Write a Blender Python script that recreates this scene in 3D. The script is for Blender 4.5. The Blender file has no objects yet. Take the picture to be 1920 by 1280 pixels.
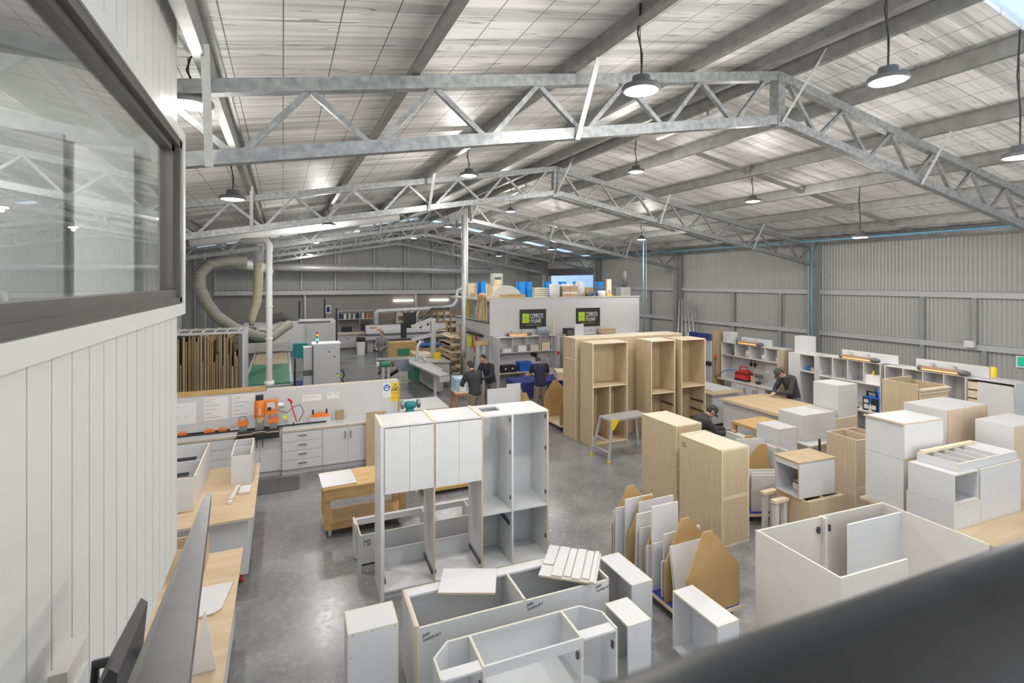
import bpy, math, random
from mathutils import Vector, Matrix
R = math.radians
S = bpy.context.scene
C = S.collection
rnd = random.Random(7)

# ------------------------------------------------------------------ camera, sky, exposure
H = 3.85                                   # eye height above the workshop floor
cam = bpy.data.cameras.new('camera')
co = bpy.data.objects.new('camera', cam); C.objects.link(co)
co.location = (0, 0, H)
co.rotation_euler = (R(90), 0, -math.atan(430/965))
cam.sensor_width = 36; cam.lens = 36*965/1920
cam.shift_y = -113/1920
cam.clip_start = .02; cam.clip_end = 200
cam.dof.use_dof = True; cam.dof.focus_distance = 9; cam.dof.aperture_fstop = 8
S.camera = co
S.view_settings.view_transform = 'Standard'; S.view_settings.look = 'None'
S.view_settings.gamma = 1; S.view_settings.use_curve_mapping = False
S.view_settings.exposure = 0.13
S.cycles.use_denoising = True
S.cycles.max_bounces = 10; S.cycles.diffuse_bounces = 6; S.cycles.glossy_bounces = 4
S.cycles.sample_clamp_indirect = 6
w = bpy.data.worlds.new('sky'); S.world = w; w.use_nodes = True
wn_ = w.node_tree; bg = wn_.nodes['Background']; wl = wn_.links.new      # daylight sky; brighter lower half added to light the ceiling
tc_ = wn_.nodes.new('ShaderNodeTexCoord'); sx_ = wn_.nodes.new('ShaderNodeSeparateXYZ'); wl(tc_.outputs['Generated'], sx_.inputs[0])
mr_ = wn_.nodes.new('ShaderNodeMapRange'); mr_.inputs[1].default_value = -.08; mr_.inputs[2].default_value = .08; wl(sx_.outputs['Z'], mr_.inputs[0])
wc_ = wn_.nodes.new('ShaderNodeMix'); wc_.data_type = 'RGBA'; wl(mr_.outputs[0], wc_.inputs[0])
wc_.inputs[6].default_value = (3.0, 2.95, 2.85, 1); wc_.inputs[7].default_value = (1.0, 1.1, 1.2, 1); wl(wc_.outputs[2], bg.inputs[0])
LAMP_W = 46                                # watts of each high bay lamp

# ------------------------------------------------------------------ materials
def nd(nt, t, **kw):
    n = nt.nodes.new(t)
    for k, v in kw.items(): setattr(n, k, v)
    return n
def pm(name, col, rough=.5, metal=0, var=.06, scale=6, st=(1, 1, 1), bump=0, emit=0, col2=None, det=4, coord='Object', spec=.5, bsc=None):
    m = bpy.data.materials.new(name); m.use_nodes = True
    nt = m.node_tree; p = nt.nodes['Principled BSDF']
    p.inputs['Roughness'].default_value = rough; p.inputs['Metallic'].default_value = metal
    p.inputs['Specular IOR Level'].default_value = spec
    tc = nd(nt, 'ShaderNodeTexCoord'); mp = nd(nt, 'ShaderNodeMapping'); mp.inputs['Scale'].default_value = st
    nt.links.new(tc.outputs[coord], mp.inputs[0])
    no = nd(nt, 'ShaderNodeTexNoise'); no.inputs['Scale'].default_value = scale; no.inputs['Detail'].default_value = det
    nt.links.new(mp.outputs[0], no.inputs['Vector'])
    rp = nd(nt, 'ShaderNodeValToRGB')
    c2 = col2 or tuple(min(1, c*(1+var)) for c in col); c1 = col if col2 else tuple(c*(1-var) for c in col)
    rp.color_ramp.elements[0].position = .32; rp.color_ramp.elements[1].position = .68
    rp.color_ramp.elements[0].color = (*c1, 1); rp.color_ramp.elements[1].color = (*c2, 1)
    nt.links.new(no.outputs[0], rp.inputs[0]); nt.links.new(rp.outputs[0], p.inputs['Base Color'])
    if bump:
        b = nd(nt, 'ShaderNodeBump'); b.inputs['Strength'].default_value = bump; b.inputs['Distance'].default_value = .02
        nt.links.new(no.outputs[0], b.inputs['Height']); nt.links.new(b.outputs[0], p.inputs['Normal'])
    if emit:
        p.inputs['Emission Color'].default_value = (*col, 1); p.inputs['Emission Strength'].default_value = emit
    return m
M = {}
M['white'] = pm('white_melamine', (.615, .615, .622), .38, var=.015)
M['warmwhite'] = pm('warm_white_melamine', (.64, .61, .565), .4, var=.02)
M['edge'] = pm('chipboard_edge', (.56, .45, .32), .7, var=.1, scale=60)
M['pedge'] = pm('pale_board_edge', (.64, .60, .51), .6, var=.04, scale=40)
M['oak'] = pm('oak_veneer', (.50, .385, .24), .5, st=(14, 14, .5), scale=4, col2=(.61, .485, .33))
M['oaktop'] = pm('pale_board_top', (.72, .62, .48), .5, var=.05, scale=20)
M['oakred'] = pm('pinkish_oak_veneer', (.53, .40, .28), .5, st=(16, 16, .4), scale=4, col2=(.64, .51, .38))
M['oakh'] = pm('oak_top_grain_across', (.56, .41, .235), .45, st=(1, 18, 1), scale=2, col2=(.68, .53, .35))
M['mdf'] = pm('mdf', (.47, .30, .13), .65, var=.07, scale=3)
M['brown'] = pm('brown_board', (.33, .235, .125), .7, st=(8, 8, .4), scale=3, col2=(.46, .34, .19))
M['ply'] = pm('plywood', (.49, .355, .215), .55, st=(1, 6, 1), scale=1.4, col2=(.59, .455, .305), det=6)
M['pine'] = pm('worn_pine', (.50, .30, .11), .6, st=(2, 10, 10), scale=2, col2=(.64, .43, .2))
M['palewood'] = pm('pale_timber', (.72, .58, .39), .6, st=(3, 3, 12), scale=2, col2=(.82, .70, .52))
M['card'] = pm('cardboard', (.50, .37, .23), .8, var=.06, scale=5)
M['steel'] = pm('galvanised_steel', (.22, .23, .235), .45, metal=.45, scale=14, col2=(.36, .375, .38), det=6)
M['brace'] = pm('pale_zinc_strut', (.50, .51, .50), .5, metal=.3, var=.1, scale=10)
M['purlin'] = pm('dull_purlin_steel', (.24, .245, .235), .5, metal=.4, scale=6, col2=(.33, .33, .32))
M['column'] = pm('painted_column_grey', (.30, .31, .305), .5, var=.06, scale=3)
M['alu'] = pm('brushed_aluminium', (.62, .63, .65), .35, metal=.5, var=.08, scale=12)
M['duct'] = pm('spiral_duct', (.62, .63, .63), .4, metal=.35, var=.12, scale=5)
M['hose'] = pm('grey_flex_hose', (.22, .215, .19), .6, metal=.1, st=(1, 1, 18), scale=3, col2=(.35, .335, .28))
M['tanhose'] = pm('tan_flex_hose', (.48, .42, .27), .6, st=(1, 1, 18), scale=3, col2=(.62, .56, .4))
M['mgrey'] = pm('machine_grey_paint', (.47, .48, .49), .45, var=.04)
M['lgrey'] = pm('light_grey_paint', (.62, .62, .62), .45, var=.03)
M['bluegrey'] = pm('blue_grey_paint', (.30, .34, .42), .5, var=.05)
M['dgrey'] = pm('dark_grey', (.11, .11, .115), .5, var=.1)
M['black'] = pm('black_plastic', (.022, .022, .025), .45, var=.2)
M['rail'] = pm('charcoal_rail', (.045, .046, .05), .36, metal=.1, var=.18, scale=20)
M['runner'] = pm('drawer_runner', (.13, .13, .15), .35, metal=.7, var=.1)
M['orange'] = pm('orange_paint', (.85, .22, .03), .4, var=.04)
M['dorange'] = pm('orange_steel_frame', (.62, .25, .05), .5, var=.08)
M['green'] = pm('dark_green_belt', (.045, .21, .125), .55, var=.12, scale=3)
M['mgreen'] = pm('machine_green', (.05, .26, .15), .45, var=.06)
M['teal'] = pm('teal_paint', (.015, .24, .27), .45, var=.05)
M['blue'] = pm('bright_blue_plastic', (.015, .13, .52), .4, var=.05)
M['rackblue'] = pm('rack_blue', (.02, .27, .72), .45, var=.05)
M['paleblue'] = pm('pale_blue_carton', (.36, .55, .72), .6, var=.06)
M['cloth'] = pm('navy_cloth', (.035, .045, .20), .9, var=.15, scale=12)
M['carpet'] = pm('blue_carpet', (.03, .05, .30), .95, var=.3, scale=60)
M['bluepipe'] = pm('blue_air_pipe', (.17, .42, .58), .45, var=.04)
M['yellow'] = pm('yellow_paint', (.82, .60, .02), .5, var=.04)
M['lime'] = pm('lime_green', (.45, .66, .04), .5, var=.03)
M['hivis'] = pm('hi_vis_yellow', (.74, .78, .05), .6, var=.05)
M['red'] = pm('red_plastic', (.60, .03, .03), .45, var=.06)
M['signdark'] = pm('sign_charcoal', (.028, .028, .03), .5, var=.05)
M['signwhite'] = pm('sign_white', (.82, .82, .82), .5, var=.01)
M['signblue'] = pm('sign_blue', (.02, .12, .50), .5, var=.02)
M['exitgreen'] = pm('exit_sign_green', (.02, .45, .27), .4, var=.02, emit=.35)
M['ink'] = pm('pen_ink', (.06, .06, .07), .8, var=.1)
M['paper'] = pm('paper', (.80, .80, .81), .8, var=.01)
M['wallpaint'] = pm('office_cladding_paint', (.62, .62, .60), .45, var=.015, scale=2)
M['frame'] = pm('window_frame_bronze', (.115, .105, .10), .4, metal=.4, var=.05)
M['backwall'] = pm('grey_panel_wall', (.33, .31, .295), .75, var=.05, scale=1)
M['corr'] = pm('corrugated_cladding', (.41, .41, .39), .5, var=.03, scale=.6)
M['corrdark'] = pm('corrugated_cladding_back', (.50, .505, .49), .5, var=.03, scale=.6)
M['lens'] = pm('lamp_lens', (1, .98, .95), .3, var=0, emit=9)
M['fill_panel'] = pm('office_fill_glow', (1, .98, .95), .3, var=0, emit=16)  # glow for the fill panel added inside the office
M['tube'] = pm('lit_tube', (1, .86, .76), .3, var=0, emit=6)
M['whiteplastic'] = pm('white_plastic', (.74, .74, .74), .4, var=.02)
M['hot'] = pm('heater_element', (1, .36, .10), .4, var=0, emit=1.7)
M['copper'] = pm('heater_reflector', (.48, .30, .20), .4, metal=.5, var=.05)
M['skin'] = pm('skin', (.52, .31, .23), .55, var=.05, scale=20)
M['jacket'] = pm('charcoal_jacket', (.045, .045, .048), .85, var=.15, scale=25)
M['sweater'] = pm('navy_sweater', (.03, .033, .042), .85, var=.15, scale=25)
M['tee'] = pm('dark_blue_tee', (.02, .024, .06), .85, var=.15, scale=25)
M['greycloth'] = pm('grey_work_shirt', (.20, .20, .205), .85, var=.1, scale=25)
M['khaki'] = pm('khaki_trousers', (.26, .22, .17), .85, var=.12, scale=25)
M['hair'] = pm('dark_hair', (.045, .03, .022), .7, var=.3, scale=60)
M['cap'] = pm('olive_cap', (.06, .062, .05), .8, var=.15, scale=25)
M['boot'] = pm('boot_leather', (.07, .055, .04), .6, var=.1)
M['curtain'] = pm('office_blind', (.42, .42, .43), .8, var=.03)
M['bluewall'] = pm('blue_shed_wall', (.30, .47, .72), .6, var=.05, scale=1)
M['mesh'] = pm('grey_mesh', (.18, .18, .18), .6, var=.1)
M['glow_g'] = pm('beacon_green', (.1, .9, .55), .4, var=0, emit=1.5)
M['glow_o'] = pm('beacon_amber', (1, .42, .02), .4, var=0, emit=.6)

def concrete():
    m = bpy.data.materials.new('polished_concrete'); m.use_nodes = True
    nt = m.node_tree; p = nt.nodes['Principled BSDF']; L = nt.links.new
    tc = nd(nt, 'ShaderNodeTexCoord')
    a = nd(nt, 'ShaderNodeTexNoise'); a.inputs['Scale'].default_value = .8; a.inputs['Detail'].default_value = 12; a.inputs['Roughness'].default_value = .72
    b = nd(nt, 'ShaderNodeTexNoise'); b.inputs['Scale'].default_value = 16; b.inputs['Detail'].default_value = 6
    mp = nd(nt, 'ShaderNodeMapping'); mp.inputs['Scale'].default_value = (.8, 1, 1); mp.inputs['Rotation'].default_value = (0, 0, .4)
    L(tc.outputs['Object'], a.inputs['Vector']); L(tc.outputs['Object'], mp.inputs[0]); L(mp.outputs[0], b.inputs['Vector'])
    mx = nd(nt, 'ShaderNodeMath', operation='MULTIPLY_ADD'); mx.inputs[1].default_value = .16
    L(b.outputs[0], mx.inputs[0]); 
    m2 = nd(nt, 'ShaderNodeMath', operation='MULTIPLY'); m2.inputs[1].default_value = .87; L(a.outputs[0], m2.inputs[0]); L(m2.outputs[0], mx.inputs[2])
    rp = nd(nt, 'ShaderNodeValToRGB'); e = rp.color_ramp.elements
    e[0].position = .34; e[0].color = (.115, .12, .13, 1); e[1].position = .70; e[1].color = (.33, .33, .33, 1)
    L(mx.outputs[0], rp.inputs[0]); L(rp.outputs[0], p.inputs['Base Color'])
    rr = nd(nt, 'ShaderNodeMapRange'); rr.inputs[3].default_value = .14; rr.inputs[4].default_value = .36
    L(b.outputs[0], rr.inputs[0]); L(rr.outputs[0], p.inputs['Roughness'])
    bp = nd(nt, 'ShaderNodeBump'); bp.inputs['Strength'].default_value = .02; L(b.outputs[0], bp.inputs['Height']); L(bp.outputs[0], p.inputs['Normal'])
    return m
M['concrete'] = concrete()
def foil():
    m = bpy.data.materials.new('roof_foil_blanket'); m.use_nodes = True
    nt = m.node_tree; p = nt.nodes['Principled BSDF']; L = nt.links.new
    tc = nd(nt, 'ShaderNodeTexCoord'); sp = nd(nt, 'ShaderNodeSeparateXYZ'); L(tc.outputs['Object'], sp.inputs[0])
    def noise(st, sc, det=3):
        mp = nd(nt, 'ShaderNodeMapping'); mp.inputs['Scale'].default_value = st; L(tc.outputs['Object'], mp.inputs[0])
        n = nd(nt, 'ShaderNodeTexNoise'); n.inputs['Scale'].default_value = sc; n.inputs['Detail'].default_value = det; L(mp.outputs[0], n.inputs['Vector'])
        if 'Distortion' in n.inputs: n.inputs['Distortion'].default_value = .4
        return n.outputs[0]
    w1 = noise((.30, 5.0, 1), 1.0, 4); w2 = noise((.5, 17, 1), 1.0, 3); cr = noise((.22, 9.0, 1), 1.0, 2)   # wrinkles running down the slope, light streaks and dark creases painted in
    pat = noise((.5, .9, 1), 1.1, 2)                  # broad sheen patches painted into the colour
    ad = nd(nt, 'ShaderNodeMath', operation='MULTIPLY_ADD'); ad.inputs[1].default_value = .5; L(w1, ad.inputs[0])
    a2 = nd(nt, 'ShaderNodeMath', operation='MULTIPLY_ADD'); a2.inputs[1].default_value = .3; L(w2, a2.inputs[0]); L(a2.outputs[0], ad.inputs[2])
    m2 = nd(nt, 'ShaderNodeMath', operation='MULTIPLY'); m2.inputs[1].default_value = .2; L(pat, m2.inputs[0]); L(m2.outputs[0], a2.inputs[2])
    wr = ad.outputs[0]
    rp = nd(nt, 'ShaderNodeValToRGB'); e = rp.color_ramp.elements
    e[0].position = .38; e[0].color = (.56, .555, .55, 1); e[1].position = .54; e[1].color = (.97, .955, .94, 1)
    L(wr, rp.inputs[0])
    cd = nd(nt, 'ShaderNodeMath', operation='SUBTRACT'); cd.inputs[1].default_value = .5; L(cr, cd.inputs[0])
    ca = nd(nt, 'ShaderNodeMath', operation='ABSOLUTE'); L(cd.outputs[0], ca.inputs[0])
    cl = nd(nt, 'ShaderNodeMath', operation='LESS_THAN'); cl.inputs[1].default_value = .0065; L(ca.outputs[0], cl.inputs[0])
    cm = nd(nt, 'ShaderNodeMath', operation='MULTIPLY'); cm.inputs[1].default_value = .6; L(cl.outputs[0], cm.inputs[0])
    def line(ch, pitch, wd):                          # wires of the safety mesh
        a = nd(nt, 'ShaderNodeMath', operation='DIVIDE'); a.inputs[1].default_value = pitch; L(sp.outputs[ch], a.inputs[0])
        f = nd(nt, 'ShaderNodeMath', operation='FRACT'); L(a.outputs[0], f.inputs[0])
        g = nd(nt, 'ShaderNodeMath', operation='LESS_THAN'); g.inputs[1].default_value = wd/pitch; L(f.outputs[0], g.inputs[0])
        return g.outputs[0]
    mxx = nd(nt, 'ShaderNodeMath', operation='MAXIMUM'); L(line(0, .42, .009), mxx.inputs[0]); L(cm.outputs[0], mxx.inputs[1])
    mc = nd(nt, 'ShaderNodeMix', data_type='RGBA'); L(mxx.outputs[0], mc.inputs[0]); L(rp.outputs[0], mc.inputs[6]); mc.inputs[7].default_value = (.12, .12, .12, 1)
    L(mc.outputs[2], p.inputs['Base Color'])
    p.inputs['Metallic'].default_value = .15; p.inputs['Roughness'].default_value = .52
    bp = nd(nt, 'ShaderNodeBump'); bp.inputs['Strength'].default_value = .55; bp.inputs['Distance'].default_value = .06
    L(wr, bp.inputs['Height']); L(bp.outputs[0], p.inputs['Normal'])
    return m
M['foil'] = foil()
def glassy(name, tint, spec_r, k):
    m = bpy.data.materials.new(name); m.use_nodes = True
    nt = m.node_tree; nt.nodes.clear(); L = nt.links.new
    o = nd(nt, 'ShaderNodeOutputMaterial'); t = nd(nt, 'ShaderNodeBsdfTransparent'); t.inputs[0].default_value = (*tint, 1)
    g = nd(nt, 'ShaderNodeBsdfGlossy'); g.inputs['Roughness'].default_value = spec_r
    fr = nd(nt, 'ShaderNodeLayerWeight'); fr.inputs[0].default_value = .5
    pw = nd(nt, 'ShaderNodeMath', operation='POWER'); pw.inputs[1].default_value = 3; L(fr.outputs['Facing'], pw.inputs[0])
    ml = nd(nt, 'ShaderNodeMath', operation='MULTIPLY_ADD'); ml.inputs[1].default_value = k; ml.inputs[2].default_value = .03; L(pw.outputs[0], ml.inputs[0])
    mx = nd(nt, 'ShaderNodeMixShader'); L(ml.outputs[0], mx.inputs[0]); L(t.outputs[0], mx.inputs[1]); L(g.outputs[0], mx.inputs[2]); L(mx.outputs[0], o.inputs[0])
    return m
M['glass'] = glassy('window_glass', (.93, .95, .94), .0, .85)
M['fence'] = glassy('clear_guard', (.93, .94, .94), .05, .05)
def translucent():
    m = bpy.data.materials.new('skylight_sheet'); m.use_nodes = True
    nt = m.node_tree; nt.nodes.clear(); L = nt.links.new
    o = nd(nt, 'ShaderNodeOutputMaterial'); t = nd(nt, 'ShaderNodeBsdfTransparent'); t.inputs[0].default_value = (.85, .93, .97, 1)
    d = nd(nt, 'ShaderNodeBsdfTranslucent'); d.inputs[0].default_value = (.85, .93, .97, 1)
    mx = nd(nt, 'ShaderNodeMixShader'); mx.inputs[0].default_value = .3; L(t.outputs[0], mx.inputs[1]); L(d.outputs[0], mx.inputs[2]); L(mx.outputs[0], o.inputs[0])
    return m
M['skylight'] = translucent()

# ------------------------------------------------------------------ mesh builder
class B:
    def __init__(s): s.v = []; s.f = []; s.m = []
    def face(s, idx, m=0): s.f.append(tuple(idx)); s.m.append(m)
    def box(s, x0, y0, z0, x1, y1, z1, m=0, e=None):
        n = len(s.v)
        s.v += [(x, y, z) for z in (z0, z1) for y in (y0, y1) for x in (x0, x1)]
        dx, dy, dz = abs(x1-x0), abs(y1-y0), abs(z1-z0)
        t = min(dx, dy, dz); thin = 0 if t == dx else (1 if t == dy else 2)
        for ax, q in ((2, (0, 2, 3, 1)), (2, (4, 5, 7, 6)), (1, (0, 1, 5, 4)), (1, (2, 6, 7, 3)), (0, (0, 4, 6, 2)), (0, (1, 3, 7, 5))):
            s.face([n+i for i in q], m if e is None or ax == thin else e)
        return s
    def prism(s, poly, a0, a1, ax=2, m=0, e=None):
        n = len(s.v); k = len(poly)
        for a in (a0, a1):
            for (p, q) in poly: s.v.append({2: (p, q, a), 1: (p, a, q), 0: (a, p, q)}[ax])
        s.face([n+i for i in range(k)][::-1], m); s.face([n+k+i for i in range(k)], m)
        for i in range(k):
            j = (i+1) % k; s.face((n+i, n+j, n+k+j, n+k+i), m if e is None else e)
        return s
    def ring(s, c, u, v, r, n):
        i = len(s.v); c = Vector(c)
        for k in range(n):
            a = 2*math.pi*k/n; s.v.append(tuple(c+u*(r*math.cos(a))+v*(r*math.sin(a))))
        return i
    def tube(s, pts, r, n=10, m=0, cap=True):
        pts = [Vector(p) for p in pts]; rs = r if isinstance(r, (list, tuple)) else [r]*len(pts)
        d0 = (pts[1]-pts[0]).normalized(); u = d0.orthogonal().normalized(); st = []
        for i, p in enumerate(pts):
            d = (pts[min(i+1, len(pts)-1)]-pts[max(i-1, 0)]).normalized()
            u = (u-d*u.dot(d)).normalized(); st.append(s.ring(p, u, d.cross(u), rs[i], n))
        for a, b in zip(st, st[1:]):
            for k in range(n): j = (k+1) % n; s.face((a+k, a+j, b+j, b+k), m)
        if cap: s.face([st[0]+k for k in range(n)][::-1], m); s.face([st[-1]+k for k in range(n)], m)
        return s
    def bar(s, p, q, w, h, m=0):                    # rectangular bar from p to q
        p, q = Vector(p), Vector(q); d = (q-p).normalized()
        a = Vector((0, 0, 1)) if abs(d.z) < .95 else Vector((0, 1, 0))
        u = d.cross(a).normalized()*(w/2); v = u.cross(d).normalized()*(h/2); n = len(s.v)
        for c in (p, q):
            for (i, j) in ((-1, -1), (1, -1), (1, 1), (-1, 1)): s.v.append(tuple(c+u*i+v*j))
        for k in range(4): j = (k+1) % 4; s.face((n+k, n+j, n+4+j, n+4+k), m)
        s.face((n+3, n+2, n+1, n), m); s.face((n+4, n+5, n+6, n+7), m)
        return s
    def lathe(s, prof, n=20, m=0, c=(0, 0, 0)):
        st = [s.ring((c[0], c[1], c[2]+z), Vector((1, 0, 0)), Vector((0, 1, 0)), max(r, 1e-4), n) for r, z in prof]
        for a, b in zip(st, st[1:]):
            for k in range(n): j = (k+1) % n; s.face((a+k, a+j, b+j, b+k), m)
        s.face([st[0]+k for k in range(n)][::-1], m); s.face([st[-1]+k for k in range(n)], m)
        return s
    def ball(s, c, r, n=12, m=0):
        r = r if isinstance(r, (tuple, list)) else (r, r, r); i0 = len(s.v); k = n//2
        s.lathe([(math.sin(math.pi*i/k), -math.cos(math.pi*i/k)) for i in range(k+1)], n, m)
        for i in range(i0, len(s.v)):
            x, y, z = s.v[i]; s.v[i] = (c[0]+x*r[0], c[1]+y*r[1], c[2]+z*r[2])
        return s
    def xf(s, mat, i0=0):
        for i in range(i0, len(s.v)): s.v[i] = tuple(mat @ Vector(s.v[i]))
        return s
def tag(o, label, cat, group=None, kind=None):
    if label: o['label'] = label
    if cat: o['category'] = cat
    if group: o['group'] = group
    if kind: o['kind'] = kind
    return o
def mk(name, b, mats, parent=None, loc=None, rz=0, smooth=False, label=None):
    me = bpy.data.meshes.new(name); me.from_pydata(b.v, [], b.f)
    for m in (mats if isinstance(mats, (list, tuple)) else [mats]): me.materials.append(M[m])
    for p, i in zip(me.polygons, b.m): p.material_index = i; p.use_smooth = smooth
    me.update()
    o = bpy.data.objects.new(name, me); C.objects.link(o)
    if parent: o.parent = parent
    if loc is not None: o.location = loc
    if rz: o.rotation_euler = (0, 0, rz)
    if label: o['label'] = label
    return o
def thing(name, label, cat, loc=(0, 0, 0), rz=0, group=None, kind=None):
    o = bpy.data.objects.new(name, None); C.objects.link(o); o.empty_display_size = .1
    o.location = loc; o.rotation_euler = (0, 0, rz)
    return tag(o, label, cat, group, kind)
def one(name, label, cat, b, mats, loc=(0, 0, 0), rz=0, group=None, smooth=False, kind=None):
    return tag(mk(name, b, mats, None, loc, rz, smooth), label, cat, group, kind)
def bx(*a, **k): return B().box(*a, **k)
def struct(name, b, mats, smooth=False):
    o = mk(name, b, mats, smooth=smooth); o['kind'] = 'structure'; return o
def dup(root, loc, rz=None, label=None, group=None):
    r = root.copy(); C.objects.link(r); r.location = loc
    if rz is not None: r.rotation_euler = (0, 0, rz)
    if label: r['label'] = label
    if group: r['group'] = group
    for ch in list(root.children):
        c = ch.copy(); C.objects.link(c); c.parent = r
        for g in list(ch.children):
            d = g.copy(); C.objects.link(d); d.parent = c
    return r
def text(name, body, size, mat, parent, loc, rot, sx=1, ext=.001, shear=0, align='LEFT', sp=1):
    cu = bpy.data.curves.new(name, 'FONT'); cu.body = body; cu.size = size; cu.extrude = ext; cu.shear = shear; cu.align_x = align; cu.space_line = sp
    tmp = bpy.data.objects.new('lettering_tmp', cu); C.objects.link(tmp); bpy.context.view_layer.update()
    me = bpy.data.meshes.new_from_object(tmp.evaluated_get(bpy.context.evaluated_depsgraph_get())); bpy.data.objects.remove(tmp)
    me.materials.clear(); me.materials.append(M[mat])
    o = bpy.data.objects.new(name, me); C.objects.link(o); o.parent = parent
    o.location = loc; o.rotation_euler = rot; o.scale = (sx, 1, 1)
    return o
FRONT = (R(90), 0, 0)                       # lettering facing -y of its parent
# ------------------------------------------------------------------ the shed
RX, HW, XR, XL, YB = 6.15, 9.75, 15.9, -3.6, 32.8
YT = [4.93, 11.2, 17.47, 23.74, 30.0]
def zr(x): return 6.93-.175*abs(x-RX)       # underside of the roof
struct('floor', bx(XL-.2, -4, -.2, XR+.2, YB+.2, 0), 'concrete')
def corr(y0, y1, z0, z1, x, pitch=.095, amp=.014, top=None):
    b = B(); n = int((y1-y0)/pitch*4); prof = [0, amp, 0, -amp]
    for i in range(n+1):
        y = y0+(y1-y0)*i/n
        b.v += [(x+prof[i % 4], y, z0), (x+prof[i % 4], y, z1 if top is None else top(y))]
        if i: k = 2*i; b.face((k-2, k, k+1, k-1))
    return b
b = corr(-4, 24.4, 0, 5.3, XR); q = corr(24.4, 29.6, 4.25, 5.3, XR)
for s_ in (q, corr(29.6, YB+.2, 0, 5.3, XR)):
    n = len(b.v); b.v += s_.v
    for f in s_.f: b.face([i+n for i in f])
n = len(b.v)
b.box(XR+.05, -4, -.1, XR+.1, 24.4, 5.3).box(XR+.05, 24.4, 4.25, XR+.1, 29.6, 5.3).box(XR+.05, 29.6, -.1, XR+.1, YB+.2, 5.3)
struct('wall_right', b, 'corr')
# dark kick zone near the exit with its timber rail
struct('trim_1', bx(XR-.05, 2, 0, XR-.03, 6.75, 1.3), 'dgrey')
struct('trim_2', bx(XR-.09, 2, 1.3, XR-.03, 6.75, 1.38), 'palewood')
struct('wall_left', bx(XL-.15, 3.9, -.1, XL, YB, 5.4), 'corrdark')
b = bx(XL, YB, 0, XR, YB+.15, 3.15); struct('wall_back', b, 'backwall')
b = B(); n = int((XR-XL)/.095*4); pr = [0, .014, 0, -.014]
for i in range(n+1):
    x = XL+(XR-XL)*i/n; b.v += [(x, YB+.06+pr[i % 4], 3.1), (x, YB+.06+pr[i % 4], zr(x)+.1)]
    if i: k = 2*i; b.face((k-2, k, k+1, k-1))
b.prism([(XL, 3.1), (XR, 3.1), (XR, zr(XR)+.1), (RX, zr(RX)+.1), (XL, zr(XL)+.1)], YB+.1, YB+.15, ax=1)
struct('wall_back_gable', b, 'corrdark')
b = bx(XL, YB-.35, 3.05, 12.3, YB, 3.3)
for i in range(60): b.box(XL+.1+i*.26, YB-.37, 3.3, XL+.25+i*.26, YB-.2, 3.33, 1)
struct('trim_3', b, ['lgrey', 'dgrey'])
for i, x in enumerate((1.0, 2.9, 5.2, 7.1, 8.9, 10.6)):
    struct('trim_4', bx(x-.04, YB-.12, 3.3, x+.04, YB+.02, zr(x)), 'brace')
struct('trim_4', bx(XL, YB-.1, 4.78, 12.5, YB, 4.86), 'brace')
# roof: two slopes, cut by two translucent strips
SKY = [(1.6, 2.95), (24.4, 25.6)]
def slope(side):
    b = B(); xe = RX+side*HW; cuts = [-4]+[c for s_ in SKY for c in s_]+[YB+.1]
    for k in range(0, len(cuts)-1, 2):
        y0, y1 = cuts[k], cuts[k+1]
        p = [(RX, zr(RX)), (xe, zr(xe)), (xe, zr(xe)+.12), (RX, zr(RX)+.12)]
        b.prism(p if side > 0 else p[::-1], y0, y1, ax=1)
    return b
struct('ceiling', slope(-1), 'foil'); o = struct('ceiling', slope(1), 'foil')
for k, (y0, y1) in enumerate(SKY):
    for side in (-1, 1):
        xe = RX+side*HW
        struct('roof_skylight', B().prism([(RX, zr(RX)+.05), (xe, zr(xe)+.05), (xe, zr(xe)+.055), (RX, zr(RX)+.055)], y0-.02, y1+.02, ax=1), 'skylight')
# purlins: lipped Z section running the length of the shed
OFF = [.22, 1.5, 3.2, 4.95, 6.7, 8.4, 9.55]
for side in (-1, 1):
    for d in OFF:
        x = RX+side*d; z = zr(x)-.01; t = side*.07
        prof = [(x, z), (x-t, z), (x-t, z-.012), (x-side*.012, z-.012), (x-side*.012, z-.20), (x-side*.012, z-.212), (x+t, z-.212), (x+t, z-.17), (x+t-side*.01, z-.17), (x+t-side*.01, z-.2), (x, z-.2)]
        struct('roof_purlin', B().prism(prof if side > 0 else prof[::-1], -4, YB, ax=1), 'purlin')
for side in (-1, 1):                                            # bridging between purlins
    for y in (8.2, 14.4, 20.6):
        for a, c in zip(OFF[1:-1], OFF[2:]):
            x0, x1 = RX+side*a, RX+side*c
            struct('purlin_bridging', B().bar((x0+.06*side, y, zr(x0)-.13), (x1-.06*side, y, zr(x1)-.13), .03, .09), 'purlin')
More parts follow.
